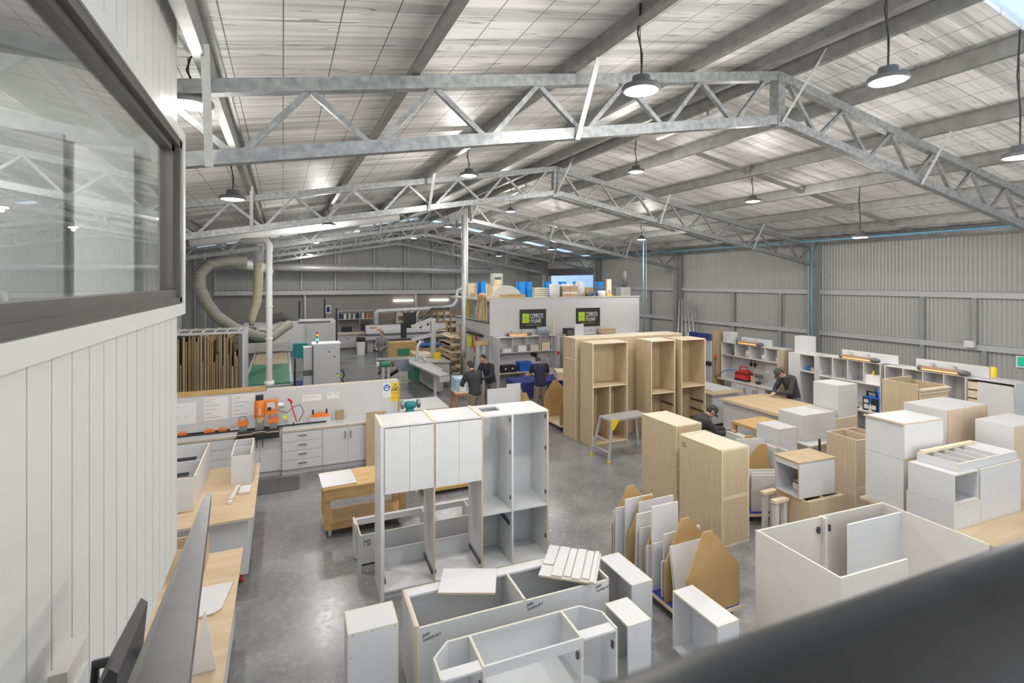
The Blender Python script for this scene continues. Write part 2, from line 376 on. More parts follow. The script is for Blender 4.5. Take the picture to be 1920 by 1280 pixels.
# trusses
nth = ['nearest', 'second', 'third', 'fourth', 'fifth']
for i, yt in enumerate(YT):
    t = thing('roof_truss', f'{nth[i]} galvanised roof truss from the viewer, spanning the whole shed', 'truss', (0, yt, 0), kind='structure')
    def zt(x): return zr(x)-.30
    def zb(x): return zr(x)-.89
    for side in (-1, 1):
        xe = RX+side*(HW-.2)
        mk('top_chord', B().bar((RX, 0, zt(RX)), (xe, 0, zt(xe)), .11, .12), 'steel', t)
        mk('bottom_chord', B().bar((RX, 0, zb(RX)), (xe, 0, zb(xe)), .11, .12), 'steel', t)
        for k in range(8):
            a = .24+1.14*k
            for c, e in ((a, a+.5), (a+1.12, a+.62)):
                if c > HW-.3: continue
                x0, x1 = RX+side*c, RX+side*e
                mk('web_bar', B().bar((x0, 0, zt(x0)-.05), (x1, 0, zb(x1)+.05), .05, .05), 'steel', t)
        for d in (3.2, 6.7):
            x = RX+side*d
            mk('fly_brace', B().bar((x, -.07, zb(x)-.08), (x+.02, -.5, zr(x)-.14), .06, .012), 'brace', t)
    mk('king_post', bx(RX-.06, -.07, zb(RX)-.1, RX+.06, .07, zt(RX)), 'steel', t)
    mk('fly_brace', B().bar((RX, -.08, zb(RX)-.05), (RX+.22, -.55, zr(RX)-.1), .06, .012), 'brace', t)
# columns (H section) at each truss end, girts and mullions on the right wall
def hcol(x, y, z1, d=.36):
    b = B(); b.box(x-d/2, y-.1, 0, x-d/2+.02, y+.1, z1).box(x+d/2-.02, y-.1, 0, x+d/2, y+.1, z1).box(x-d/2, y-.01, 0, x+d/2, y+.01, z1)
    return b
for yt in YT:
    struct('column', hcol(XR-.25, yt, zr(XR)-.1), 'column')
    if yt > 17: struct('column', hcol(XL+.25, yt, zr(XL)-.1), 'column')
struct('column', bx(-3.5, 24.6, 0, -2.95, 25.1, 5.2), 'column')
for z in (3.5, 2.2):
    b = B()
    for y0, y1 in ((-4, 4.8), (5.03, 11.1), (11.3, 17.37), (17.57, 23.64)): b.box(XR-.13, y0, z-.07, XR-.02, y1, z+.07)
    struct('trim_5', b, 'mgrey')
struct('trim_6', bx(XR-.16, -4, 5.0, XR-.02, 24, 5.2), 'column')
for y, z0, z1 in ((12.55, 0, 3.43), (14.6, 0, 3.43), (8.2, 0, 3.43), (6.85, 0, 2.2), (19.5, 0, 3.43), (7.05, 2.27, 3.43)):
    struct('trim_7', bx(XR-.12, y-.05, z0, XR-.02, y+.05, z1), 'column')
# opening in the right wall far back, and the blue building outside
struct('door_1', bx(XR-.1, 24.35, 4.2, XR+.04, 29.65, 4.62), 'dgrey')
one('neighbouring_shed', 'pale blue building seen through the high opening at the far right', 'building', B().box(22, 22, 0, 22.4, 44, 9).box(21.9, 30, 0, 22, 30.5, 9, 1), ['bluewall', 'signwhite'])
one('elbow_duct', 'grey blue bent duct outside the far opening', 'duct', B().tube([(21.95, 32, 5), (21.4, 32, 5), (21.2, 32, 4.8), (21.2, 32, 4.4), (21.2, 31.9, 4.0), (21.2, 31.4, 3.6)], .3, 12), 'bluegrey', smooth=True)
one('ground_outside', 'pale concrete yard outside the opening', 'ground', bx(16.1, 20, -.2, 40, 44, -.01), 'corr', kind='structure')
# blue air line under the right eave with droppers
b = B().tube([(14.95, 3, zr(14.95)-.3), (14.95, 24, zr(14.95)-.3)], .028, 8)
one('air_line', 'light blue air pipe running along under the right eave', 'pipe', b, 'bluepipe', smooth=True)
one('air_dropper', 'light blue air pipe down the front of the nearest tall column', 'pipe', B().tube([(15.42, 11.13, zr(15.4)-.4), (15.42, 11.13, 1.4)], .022, 8), 'bluepipe', smooth=True)
one('air_dropper', 'light blue air pipe dropping to the right corner of the white mezzanine', 'pipe', B().tube([(12.42, 15.7, zr(12.4)), (12.42, 15.7, 1.8)], .022, 8), 'bluepipe', smooth=True)
one('conduit', 'thin pale conduit hanging beside the mezzanine corner', 'pipe', B().tube([(12.95, 16.2, zr(12.9)), (12.95, 16.2, 3.2), (12.8, 16.2, 3.05)], .014, 6), 'brace', smooth=True)
# ducting
o = one('spiral_duct', 'long silver duct running across below the back gable', 'duct', B().tube([(-2.7, 31.2, 4.6), (2, 31.2, 4.6), (7, 31.2, 4.58), (12.4, 31.2, 4.5)], .2, 14), 'duct', smooth=True)
for x in (-1, 3, 7, 11): mk('hanger', B().bar((x, 31.2, 4.75), (x, 31.2, zr(x)), .03, .03), 'brace', o)
one('ceiling_duct', 'silver duct stepping down under the left roof', 'duct', B().tube([(2.6, 19.8, 5.75), (-.4, 19.8, 5.15), (-1.4, 20, 5.0), (-1.9, 20.6, 4.75), (-1.6, 21.4, 4.55), (-.6, 22.6, 4.35), (-.5, 23, 4.2)], .19, 12), 'duct', smooth=True)
one('ceiling_duct', 'thinner pale duct high under the left roof', 'duct', B().tube([(-2.2, 15.6, 4.85), (-.7, 15.6, 5.12), (3.2, 15.6, 5.8)], .13, 12), 'whiteplastic', smooth=True)
one('dust_hose', 'big grey flexible hose looping down the left wall', 'hose', B().tube([(-1.0, 17.6, 4.43), (-1.5, 17.5, 4.45), (-1.95, 17.4, 4.35), (-2.2, 17.3, 4.05), (-2.2, 17.2, 3.7), (-2.0, 17.2, 3.2), (-1.75, 17.3, 2.8), (-1.35, 17.5, 2.45), (-.95, 17.7, 2.25), (-.75, 18.2, 2.1), (-.35, 19, 1.98), (0, 19.6, 2.2), (.2, 20, 2.3)], .165, 14), 'hose', smooth=True)
one('dust_hose', 'tan flexible hose hanging down beside the grey hose', 'hose', B().tube([(-.72, 18.6, 4.6), (-.72, 18.6, 3.9), (-.76, 18.6, 3.2), (-.9, 18.6, 2.7), (-.92, 18.6, 2.4)], [.15, .14, .14, .12, .07], 14), 'tanhose', smooth=True)
b = B().tube([(-.72, 18.6, 4.45), (-.72, 18.6, 5.6)], .17, 12)
one('duct_manifold', 'silver collar above the tan hose at the left', 'duct', b, 'duct', smooth=True)
one('drop_pipe', 'white vertical dust pipe above the orange boring machine', 'pipe', B().tube([(-.26, 12.05, 1.72), (-.26, 12.05, 4.62), (-.3, 12.2, 4.72), (-.8, 12.6, 4.72)], .065, 12).tube([(-.26, 12.05, 1.66), (-.26, 12.05, 1.74)], .1, 12).tube([(-.26, 12.05, 2.62), (-.26, 12.05, 2.65)], .075, 12).tube([(-.26, 12.05, 3.3), (-.26, 12.05, 3.33)], .075, 12), 'whiteplastic', smooth=True)
one('drop_pipe', 'silver vertical dust pipe at the left of the mezzanine', 'pipe', B().tube([(5.75, 17.0, 6.15), (5.75, 17, 2.0), (5.76, 17.05, 1.6), (5.8, 17.15, 1.2)], .085, 12), 'duct', smooth=True)
one('tension_post', 'thin white post beside the silver dust pipe', 'post', B().tube([(5.9, 17.1, 6.1), (5.9, 17.1, 3.3)], .035, 8), 'whiteplastic', smooth=True)

# ------------------------------------------------------------------ high bay lamps and ridge battens
LAMPS = [(-.70, 5.0, 5.31, 'round high bay lamp half hidden by the office corner'), (-.64, 8.21, 5.0, 'high bay lamp hanging at left, second from the office wall'),
 (3.28, 9.41, 5.88, 'high bay lamp hanging above the middle of the tall white cabinet'), (2.95, 3.76, 5.56, 'largest high bay lamp, hanging under the nearest truss at top centre'),
 (5.18, 2.97, 5.72, 'glaring high bay lamp near the top right, right of the ridge post'), (6.81, 8.85, 6.15, 'high bay lamp hanging just right of the ridge beyond the nearest truss'),
 (9.66, 8.37, 5.64, 'high bay lamp halfway down the right roof slope'), (7.02, 15.89, 6.2, 'small high bay lamp near the ridge beyond the second truss'),
 (1.14, 14.7, 5.36, 'high bay lamp on the left slope above the boring bench'), (1.11, 20.63, 5.29, 'far left high bay lamp under the skylight strip'),
 (1.26, 28.69, 5.25, 'smallest lamp at far left near the back gable'), (5.78, 24.59, 5.91, 'far lamp hanging left of the silver dust pipe'),
 (6.0, 19.7, 6.01, 'far lamp just left of the ridge above the panel saw'), (10.34, 19.16, 5.18, 'far lamp above the middle of the mezzanine'),
 (11.65, 14.83, 5.33, 'lamp above the right end of the mezzanine'), (11.48, 7.15, 4.8, 'low grey lamp close to the right wall top'),
 (11.1, 26.75, 5.26, 'tiny farthest lamp right of the silver pipe'), (7.57, 2.96, 5.24, 'high bay lamp cut by the right edge of the picture')]
def lamp(first):
    x, y, z, lab = first
    t = thing('high_bay_lamp', lab, 'lamp', (x, y, z), 0, 'high bay lamps under the roof')
    mk('housing', B().lathe([(.165, .0), (.175, .02), (.165, .045), (.11, .06), (.085, .075), (.08, .13), (.03, .14)], 28), 'dgrey', t, smooth=True)
    mk('lens', B().lathe([(.02, -.012), (.12, -.008), (.155, .002), (.15, .01)], 28), 'lens', t, smooth=True)
    return t
tl = None
for i, L in enumerate(LAMPS):
    x, y, z, lab = L
    tl = lamp(L) if i == 0 else dup(first_lamp, (x, y, z), label=lab)
    if i == 0: first_lamp = tl
for o in [o for o in C.objects if o.name.startswith('high_bay_lamp')]:
    x, y, z = o.location; top = zr(x)-.02-z
    pts = [(0, 0, .13), (.01, 0, .13+(top-.13)*.3), (-.03, .01, .13+(top-.13)*.6), (.0, 0, top), (.09, .02, top+.06)]
    mk('cord', B().tube(pts, .009, 6).tube([(0, 0, .12), (-.02, 0, top)], .004, 5), 'black', o)
    la = bpy.data.lights.new('lamp_light', 'AREA'); la.shape = 'DISK'; la.size = .3; la.energy = LAMP_W; la.color = (1, .965, .92)
    lo = bpy.data.objects.new('lamp_light', la); C.objects.link(lo); lo.location = (x, y, z-.03)
    lp = bpy.data.lights.new('lamp_glow', 'POINT'); lp.shadow_soft_size = .06; lp.energy = LAMP_W*(1.5 if zr(x)-z > .5 else .5); lp.color = (1, .965, .92)
    lq = bpy.data.objects.new('lamp_glow', lp); C.objects.link(lq); lq.location = (x, y, z-.09)
for k, (y0, y1, lab) in enumerate(((6.2, 7.7, 'unlit white batten light along the ridge near the lamp at centre'), (13.2, 14.7, 'unlit white batten light along the ridge beyond the second truss'))):
    t = thing('batten_light', lab, 'lamp', (6.43, y0, zr(6.4)-.34))
    mk('diffuser', B().tube([(0, 0, 0), (0, y1-y0, 0)], .055, 12), 'whiteplastic', t, smooth=True)
    for q in (.25, y1-y0-.25): mk('bracket', bx(-.012, q, .05, .012, q+.03, .12), 'steel', t)
# office cladding and window at the left edge
XW = -.7
b = B(); p = .182; y = -2.0
while y < 4.4:
    y1 = min(y+p-.010, 4.4)
    if y > .35: b.box(XW-.03, y, 1.9, XW, y1, 3.64).box(XW-.03, y, 4.92, XW, y1, 6.9)
    else: b.box(XW-.03, y, 1.9, XW, y1, 6.9)
    y += p
b.box(XW-.1, -2, 1.9, XW-.022, 4.4, 3.64).box(XW-.1, -2, 4.92, XW-.022, 4.4, 6.9)
b.box(XW-2.8, 4.3, 1.9, XW-.03, 4.39, 6.9)
struct('wall_office', b, 'wallpaint')
b = B().box(XW-.1, .3, 3.61, XW+.045, 4.44, 3.69).box(XW-.1, .3, 4.85, XW+.045, 4.37, 4.93).box(XW-.1, 4.37, 3.61, XW+.0452, 4.45, 4.93)
struct('trim_8', b, 'wallpaint')
wn = mk('window_1', B().box(XW-.07, .3, 3.69, XW+.035, 4.38, 3.735).box(XW-.07, .3, 3.735, XW+.015, 4.38, 3.79).box(XW-.07, .3, 4.80, XW+.035, 4.38, 4.85).box(XW-.07, .3, 4.76, XW+.0, 4.38, 4.8).box(XW-.07, 4.30, 3.7, XW+.035, 4.37, 4.85).box(XW-.07, 4.22, 3.75, XW+.0, 4.30, 4.8), 'frame'); wn['kind'] = 'structure'
mk('window_pane', bx(XW-.035, .3, 3.78, XW-.03, 4.24, 4.77), 'glass', wn)
# the office behind the glass
struct('wall_office_inner', B().box(XW-2.8, -2, 1.9, XW-2.7, 4.4, 6).box(XW-2.8, -2.1, 1.9, XW, -2, 6), 'curtain')
struct('floor_office', bx(XW-2.8, -2, 1.85, XW-.1, 4.4, 1.9), 'dgrey')
struct('ceiling_office', bx(XW-2.8, -2, 5.3, XW-.1, 4.4, 5.4), 'curtain')
one('office_fill_panel', 'added glowing fill panel under the office ceiling', 'lamp', bx(XW-1.7, 2.0, 5.2, XW-.6, 3.2, 5.299), 'fill_panel')  # added light source, brightens the room behind the window
one('roller_blind', 'pale blind panel seen through the office window', 'blind', bx(-1.24, 4.22, 3.5, -.92, 4.25, 4.75), 'paper')
one('wall_screen', 'grey screen panel behind the office glass, left of the pale blind', 'panel', bx(-2.3, 4.2, 3.6, -1.29, 4.24, 4.8), 'curtain')
# landing, its rails and what stands on it
struct('floor_landing', B().box(XW, -2, 1.8, -.28, 2.4, 1.95).box(-.28, -2, 1.8, 1.5, .25, 1.95), 'dgrey')
t = thing('stair_rail', 'dark steel rail with tapered end running along the office wall', 'rail', (0, 0, 0))
mk('rail_top', B().prism([(-.286, 1.20), (-.176, 1.20), (-.262, 2.38), (-.28, 2.38)], 2.955, 3.0), 'rail', t)
mk('rail_edge', B().prism([(-.306, 1.2), (-.287, 1.2), (-.281, 2.36), (-.287, 2.36)], 2.96, 2.99), 'frame', t)
mk('post', bx(-.285, 1.23, 1.95, -.25, 1.27, 2.955), 'rail', t)
t = thing('landing_rail', 'thick charcoal handrail crossing the lower right corner', 'rail', (0, 0, 0))
mk('handrail', B().tube([(-.12, .1165, H-.1415), (1.6, .0635, H-.1415)], .029, 32), 'rail', t, smooth=True)
for xx in (.9, 1.4): mk('post', B().tube([(xx, .1165-.0308*(xx+.12), 1.95), (xx, .1165-.0308*(xx+.12), H-.16)], .02, 12), 'rail', t)
t = thing('black_chair', 'black plastic chair tucked against the office wall on the landing', 'chair', (-.48, 1.98, 1.95))
mk('seat', bx(-.16, -.2, .4, .16, .2, .44), 'black', t)
mk('backrest', B().prism([(-.02, .44), (.02, .44), (.05, .78), (.03, .8), (-.05, .64)], -.18, .18, ax=1), 'black', t)
mk('armrest', B().tube([(-.1, .17, .44), (-.1, .19, .6), (.12, .19, .6), (.14, .17, .44)], .018, 8), 'black', t)
for sx in (-.14, .14):
    for sy in (-.17, .17): mk('leg', B().tube([(sx, sy, .4), (sx*1.1, sy*1.1, 0)], .014, 8), 'black', t)
one('outlet_box', 'small cream box fixed low on the office cladding', 'box', B().box(0, 0, 0, .05, .2, .28).box(.05, .03, .05, .06, .17, .2, 1), ['warmwhite', 'lgrey'], (XW, 2.15, 2.28))
# ------------------------------------------------------------------ cabinet builders (local origin: front left bottom corner, front faces -y)
def carc(name, label, cat, loc, w, d, h, rz=0, mat='white', edge='pedge', t=.018, top=1, bottom=1, back=1, front=0, left=1, right=1, div=(), shelves=(), kick=0, group=None, topmat=None):
    o = thing(name, label, cat, loc, rz, group); ms = [mat, edge]
    if left: mk('side_panel', bx(0, 0, 0, t, d, h, 0, 1), ms, o)
    if right: mk('side_panel', bx(w-t, 0, 0, w, d, h, 0, 1), ms, o)
    if back: mk('back_panel', bx(t, d-t, kick, w-t, d, h, 0, 1), ms, o)
    if bottom: mk('bottom_panel', bx(t, 0, kick, w-t, d-t, kick+t, 0, 1), ms, o)
    if top: mk('top_panel', bx(t, 0, h-t, w-t, d-t, h, 0, 1), [topmat or mat, edge], o)
    if front: mk('front_panel', bx(t, 0, kick+t, w-t, t, h-t, 0, 1), ms, o)
    if kick: mk('kickboard', bx(t, .03, 0, w-t, .03+t, kick, 0, 1), ms, o)
    for x in div: mk('divider', bx(x-t/2, .002, kick+t, x+t/2, d-t, h-(t if top else 0), 0, 1), ms, o)
    for x0, x1, z in shelves: mk('shelf', bx(x0, .004, z, x1, d-t, z+t, 0, 1), ms, o)
    return o
def runner(o, x, y0, y1, z, name='drawer_runner'): mk(name, B().box(x-.008, y0, z, x+.008, y1, z+.045).box(x-.014, y0+.02, z+.012, x+.014, y1-.06, z+.03), 'runner', o)
def handle(p, x, z, vert, y=-.022, l=.15):
    h = B()
    if vert: h.box(x-.006, y-.03, z-l/2, x+.006, y-.02, z+l/2).box(x-.005, y-.02, z-l/2, x+.005, y+.004, z-l/2+.012).box(x-.005, y-.02, z+l/2-.012, x+.005, y+.004, z+l/2)
    else: h.box(x-l/2, y-.03, z-.006, x+l/2, y-.02, z+.006).box(x-l/2, y-.02, z-.005, x-l/2+.012, y+.004, z+.005).box(x+l/2-.012, y-.02, z-.005, x+l/2, y+.004, z+.005)
    mk('handle', h, 'black', p)
def unit(label, loc, w, d, h, kind, n, rz=0, group=None, kick=.12):
    o = thing('base_cabinet', label, 'cabinet', loc, rz, group)
    mk('body', bx(0, .0, kick, w, d, h), 'white', o)
    mk('kickboard', bx(0, .05, 0, w, .07, kick), 'white', o)
    z0, z1 = kick, h-.01
    if kind == 'drawers':
        for i in range(n):
            a, b = z0+(z1-z0)*i/n+.003, z0+(z1-z0)*(i+1)/n-.003
            q = mk('drawer', bx(.004, -.02, a, w-.004, 0, b), 'white', o); handle(q, w/2, (a+b)/2+.02, False)
    elif kind == 'doors':
        for i in range(n):
            a, b = w*i/n+.003, w*(i+1)/n-.003
            q = mk('door', bx(a, -.02, z0, b, 0, z1), 'white', o)
            handle(q, (b-.05) if i % 2 == 0 else (a+.05), z1-.16, True)
    return o
def castor(o, x, y, r=.05, fork='alu', wheel='lgrey'):
    c = mk('castor', B().box(x-.022, y-.03, r+.005, x+.022, y+.03, 2*r+.03), fork, o)
    mk('wheel', B().tube([(x-.015, y, r), (x+.015, y, r)], r, 14), wheel, c, smooth=False)

# ------------------------------------------------------------------ tall white three-bay cabinet
o = thing('tall_cabinet', 'tall white three-bay cabinet with four upper doors, standing in the middle foreground', 'cabinet', (1.075, 6.29, 0), -.04)
WE = ['white', 'edge']; WP = ['white', 'pedge']; Ht = 2.1; D = .58
mk('side_panel', bx(0, 0, 0, .045, D, Ht, 0), WE, o); mk('edge_strip', bx(0, .005, Ht, .03, D, Ht+.016), 'palewood', o)
for x in (.645, 1.275):
    mk('divider', bx(x, -.005, .0, x+.02, D, Ht, 0, 1), WE, o); mk('edge_strip', bx(x-.012, 0, Ht, x+.024, D, Ht+.014), 'palewood', o)
mk('side_panel', bx(2.215, 0, 0, 2.235, D, Ht, 0, 1), WE, o)
mk('divider', bx(1.695, .0, .1, 1.722, D-.02, Ht-.02), 'white', o)
for a, c in ((.045, .645), (.665, 1.275)):
    mk('top_panel', bx(a, .0, Ht-.02, c, D, Ht), 'white', o)
    mk('box_bottom', bx(a, 0, 1.29, c, D, 1.308), 'white', o)
    mk('back_panel', bx(a, D-.018, 1.308, c, D, Ht-.02), 'white', o)
    mk('bottom_panel', bx(a, .0, .09, c, D, .11), 'white', o)
    mk('low_back', bx(a, D-.03, .11, c, D-.012, .34, 0, 1), WP, o)
    mk('kickboard', bx(a, .04, 0, c, .055, .09), 'white', o)
    for xx in (a+.012, c-.012): runner(o, xx, .03, D-.08, .18)
    m_ = (a+c)/2
    for p, q in ((a+.003, m_-.0018), (m_+.0018, c-.003)):
        dr = mk('door', bx(p, -.02, 1.285, q, -.001, Ht-.028), 'white', o)
        mk('pencil_mark', B().box((p+q)/2-.02, -.021, 1.72, (p+q)/2-.012, -.0205, 1.75).box((p+q)/2, -.021, 1.72, (p+q)/2+.004, -.0205, 1.76).box((p+q)/2-.004, -.021, 1.68, (p+q)/2+.012, -.0205, 1.684), 'lgrey', dr)
mk('top_panel', B().box(1.295, 0, Ht-.02, 1.36, D, Ht).box(1.62, 0, Ht-.02, 2.215, D, Ht).box(1.36, 0, Ht-.02, 1.62, .22, Ht).box(1.36, .47, Ht-.02, 1.62, D, Ht), 'white', o, label='top panel with a square cut-out')
mk('back_panel', bx(1.295, D-.016, .1, 2.215, D, Ht-.02), 'white', o)
for a, c in ((1.295, 1.695), (1.722, 2.215)):
    mk('shelf', bx(a, .006, .80, c, D-.016, .822), 'white', o); mk('bottom_panel', bx(a, 0, .09, c, D, .11), 'white', o)
mk('kickboard', bx(1.295, .04, 0, 2.215, .055, .09), 'white', o)
runner(o, 1.684, .06, .42, .6)
runner(o, 1.306, .06, .2, .42)
for z in (.35, .95, 1.55, 1.98):
    mk('hinge_plate', bx(2.2, .03, z, 2.214, .055, z+.05), 'runner', o)
    if z > .9: mk('hinge_plate', bx(1.682, .03, z, 1.694, .055, z+.05), 'runner', o)
# low carcass lying behind it
o = carc('low_carcass', 'long low open white carcass lying behind the tall white cabinet', 'cabinet', (.93, 7.0, 0), 2.35, .55, .5, 0, top=0, kick=.1, back=0, div=(.95, 1.6))
mk('back_rail', bx(.02, .49, .42, 2.33, .548, .501), 'white', o); mk('front_panel', bx(.018, 0, .1, 2.33, .018, .5, 0, 1), WP, o)
mk('end_strip', bx(-.03, .3, .06, -.002, .55, .52), WE[0], o)
text('handwriting', 'Jolith\nL 7/8', .05, 'ink', o, (.04, -.002, .4), FRONT, .9, shear=.3)
# foreground cabinets -------------------------------------------------
o = carc('upright_box', 'plain white closed box cabinet at the bottom left of the cabinets', 'cabinet', (.495, 4.48, 0), .42, .33, .9, -.03, front=1)
for x, z in ((.04, .88), (.2, .885), (.39, .88), (.03, .7), (.03, .35)): mk('screw_head', B().tube([(x, -.001, z), (x, .001, z)], .005, 8), 'runner', o)
o = carc('open_carcass', 'long open-topped white carcass with handwriting on its front, boards lying across it', 'cabinet', (1.1, 4.57, 0), 2.02, .6, .75, -.03, top=0, kick=.08, t=.022, edge='pedge', front=1, div=(1.06,))
mk('end_panel', bx(-.022, 0, 0, -.001, .6, .752, 0, 1), WE, o); mk('back_rail', bx(.022, .47, .731, 1.998, .577, .7515), 'white', o)
for x in (.05, 1.08, 1.86):
    text('handwriting', 'Jolith\nLaundry #11', .042, 'ink', o, (x, -.0015, .67 if x > 1 else .64), (R(90), R(-8), 0), .8, shear=.35)
b = bx(-.285, -.215, 0, .285, .215, .018, 0, 1)
one('loose_board', 'plain white rectangular board resting on the left end of the long carcass', 'board', b, WE, (1.75, 5.03, .752), -.42)
b = bx(0, 0, 0, .56, .5, .018, 0, 1)
one('loose_board', 'larger white board under the strips on the right end of the long carcass', 'board', B().box(0, 0, 0, .60, .60, .018, 0, 1), WE, (2.45, 4.82, .752), -.68)
th = [(.01, .0, .12, .40, 0), (.135, .0, .12, .60, 0), (.26, .02, .08, .57, 0), (.345, .0, .10, .60, 0), (.45, .03, .08, .56, 0), (.535, .0, .05, .62, 0)]
ws = ['shortest white strip, leftmost on the board pile', 'second white strip from the left on the board pile', 'narrow third white strip on the board pile', 'fourth white strip on the board pile', 'fifth white strip on the board pile', 'thin rightmost white strip on the board pile']
for (x, y, wd, ln, _), lab in zip(th, ws):
    y = .61-ln-y*.5
    one('board_strip', lab, 'board strip', bx(x, y, 0, x+wd-.008, y+ln, .016, 0, 1), WE, (2.45, 4.82, .771), -.68, 'white offcut strips on the carcass')
# chamfered carcass in front
o = thing('corner_carcass', 'white carcass with two chamfered ends, nearest of all at the bottom', 'cabinet', (1.12, 3.88, 0), -.035)
mk('bottom_panel', B().prism([(0, 0), (1.62, 0), (1.62, .25), (1.46, .41), (.16, .41), (0, .25)], .1, .118), 'white', o)
for x0, x1 in ((0, .02), (1.6, 1.62)): mk('side_panel', bx(x0, 0, 0, x1, .25, .75, 0, 1), WP, o)
mk('back_panel', bx(.16, .39, 0, 1.46, .41, .75, 0, 1), WP, o)
mk('chamfer_panel', B().prism([(0, .25), (.012, .238), (.172, .398), (.16, .41)], 0, .7508, m=0, e=0), WP, o)
mk('chamfer_panel', B().prism([(1.62, .25), (1.46, .41), (1.448, .398), (1.608, .238)], 0, .7508), WP, o)
for x in (.36, 1.26): mk('divider', bx(x-.012, 0, .118, x+.012, .39, .75, 0, 1), WP, o)
mk('front_rail', bx(.02, 0, .72, .348, .11, .738), 'white', o); mk('front_rail', bx(.372, 0, .66, 1.248, .02, .75), 'white', o); mk('front_rail', bx(1.272, 0, .72, 1.6, .11, .738), 'white', o)
for x in (.33, 1.225, 1.585): mk('hinge_plate', bx(x, .03, .55, x+.014, .06, .61), 'runner', o)
mk('shelf', bx(.372, .02, .34, 1.248, .39, .358), 'white', o)
# narrow open carcasses facing left
carc('narrow_carcass', 'short narrow white carcass with open front, right of the chamfered one', 'cabinet', (2.97, 4.36, 0), .38, .27, .6, R(-90), kick=.0)
carc('narrow_carcass', 'narrow white open carcass behind the strip pile, left of the panel trolley', 'cabinet', (3.41, 5.12, 0), .62, .27, .6, R(-90))
carc('narrow_carcass', 'white open carcass standing before the trolley, cut off by the handrail', 'cabinet', (3.74, 4.25, 0), .62, .27, .6, R(-90))
# ------------------------------------------------------------------ panel trolleys
def penta(w, lo, hi, pk): return [(0, 0), (w, 0), (w, lo), (pk+.06, hi), (pk-.06, hi), (0, lo)]
def trolley(label, loc, rz, L, W, nd_, lo, hi, pk, carpet=True, y0=.02):
    o = thing('panel_trolley', label, 'trolley', loc, rz)
    mk('base', bx(0, 0, .1, W, L, .14), 'palewood', o)
    if carpet: mk('carpet', bx(.01, .01, .14, W-.01, L-.01, .148), 'carpet', o)
    for x in (.08, W-.08):
        for y in (.1, L-.1): castor(o, x, y, .04, 'runner', 'black')
    for i in range(nd_):
        y = y0+(L-y0-.04)*i/(nd_-1)
        mk('divider', B().prism([(a, c+.148) for a, c in penta(W, lo, hi, pk)], y, y+.018, ax=1), 'mdf', o)
    return o
trolley('panel trolley with pointed mdf dividers and blue carpet, left of the open beige carcass', (4.02, 4.32, 0), 0, 1.45, .78, 5, .45, .92, .3)
lr = [('tall white panel at the back left of the near trolley', .04, .40, .98, .66, 0), ('white panel sticking out at the left of the near trolley', -.06, .40, .74, 1.26, 0),
      ('white drilled panel leaning between the trolley dividers', .14, .30, .95, .80, .1), ('white panel standing in the second slot of the near trolley', .03, .52, .56, .62, 0),
      ('white panel standing behind the second mdf divider', .1, .56, .70, .52, 0), ('low white panel at the front of the second slot', .03, .36, .42, .47, 0),
      ('tilted white panel in the front slot of the near trolley', .05, .60, .66, .22, -.2), ('pale panel beside the tilted one in the front slot', .05, .60, .62, .26, -.16),
      ('big white panel at the rear of the near trolley', .16, .56, .86, 1.06, 0), ('narrow white panel at the far end of the near trolley', -.02, .30, .66, 1.36, 0),
      ('white panel third from the left end of the near trolley', .02, .44, .88, 1.16, 0), ('white panel with a chipped edge beside the drilled panel', .0, .34, .80, .93, .04), ('low white panel between the second and third dividers', .0, .30, .50, .70, 0), ('slim white panel beside the third divider', .02, .46, .64, .86, 0)]
for lab, x, wd, hh, y, tl_ in lr:
    one('stored_panel', lab, 'panel', bx(0, -.009, 0, wd, .009, hh, 0, 1).xf(Matrix.Rotation(tl_, 4, 'X')), WP, (4.02+x, 4.32+y, .152), 0, 'panels in the near trolley')
trolley('panel trolley with mdf dividers behind the stacked oak boxes', (6.78, 5.95, 0), R(-22), 1.0, .62, 2, .45, .95, .5, y0=.5)
rr = [('white panel with a routed frame in the trolley behind the oak boxes', .12, .48, .98, .68), ('stack of white panels low in the rear trolley', .08, .42, .58, .08), ('white panel right behind the oak boxes', .1, .46, .66, .56), ('white panel leaning last in the rear trolley', .2, .4, .72, .80), ('second low white panel in the rear trolley', .12, .42, .60, .15), ('third low white panel in the rear trolley', .1, .45, .62, .22)]
for lab, x, wd, hh, y in rr:
    t_ = R(-22); X, Y = 6.78+x*math.cos(t_)-y*math.sin(t_), 5.95+x*math.sin(t_)+y*math.cos(t_)
    one('stored_panel', lab, 'panel', bx(0, -.012, 0, wd, .012, hh, 0, 1), WP, (X, Y, .152), t_, 'panels in the rear trolley')
# ------------------------------------------------------------------ open beige corner carcass
o = thing('corner_wardrobe_carcass', 'large beige L-shaped open carcass behind the handrail at lower right', 'cabinet', (4.55, 3.0, 0), -.06)
HB = 1.2; BE = ['warmwhite', 'pedge']; t_ = .02
mk('side_panel', bx(0, 0, 0, t_, .96, HB, 0, 1), BE, o)
mk('front_panel', bx(t_, 0, .0, .9, t_, HB, 0, 1), BE, o)
mk('back_panel', bx(t_, .93, 0, .93, .95, HB, 0, 1), BE, o)
mk('divider', bx(.93, .88, 0, .97, .96, HB+.001, 0, 1), BE, o)
mk('back_panel', bx(.97, .935, 0, 1.95, .955, HB, 0, 1), BE, o)
mk('side_panel', bx(1.95, -.1, 0, 1.97, .955, HB, 0, 1), BE, o)
mk('inner_panel', bx(1.08, .72, 0, 1.95, .738, HB-.02, 0, 1), ['white', 'signwhite'], o)
mk('bottom_panel', bx(t_, t_, .08, 1.95, .93, .1), BE, o)
for x in (.86, 1.02): mk('hinge_plate', B().box(x, .905, 1.03, x+.03, .93, 1.1).box(x-.01, .915, 1.05, x+.045, .93, 1.075), 'runner', o)
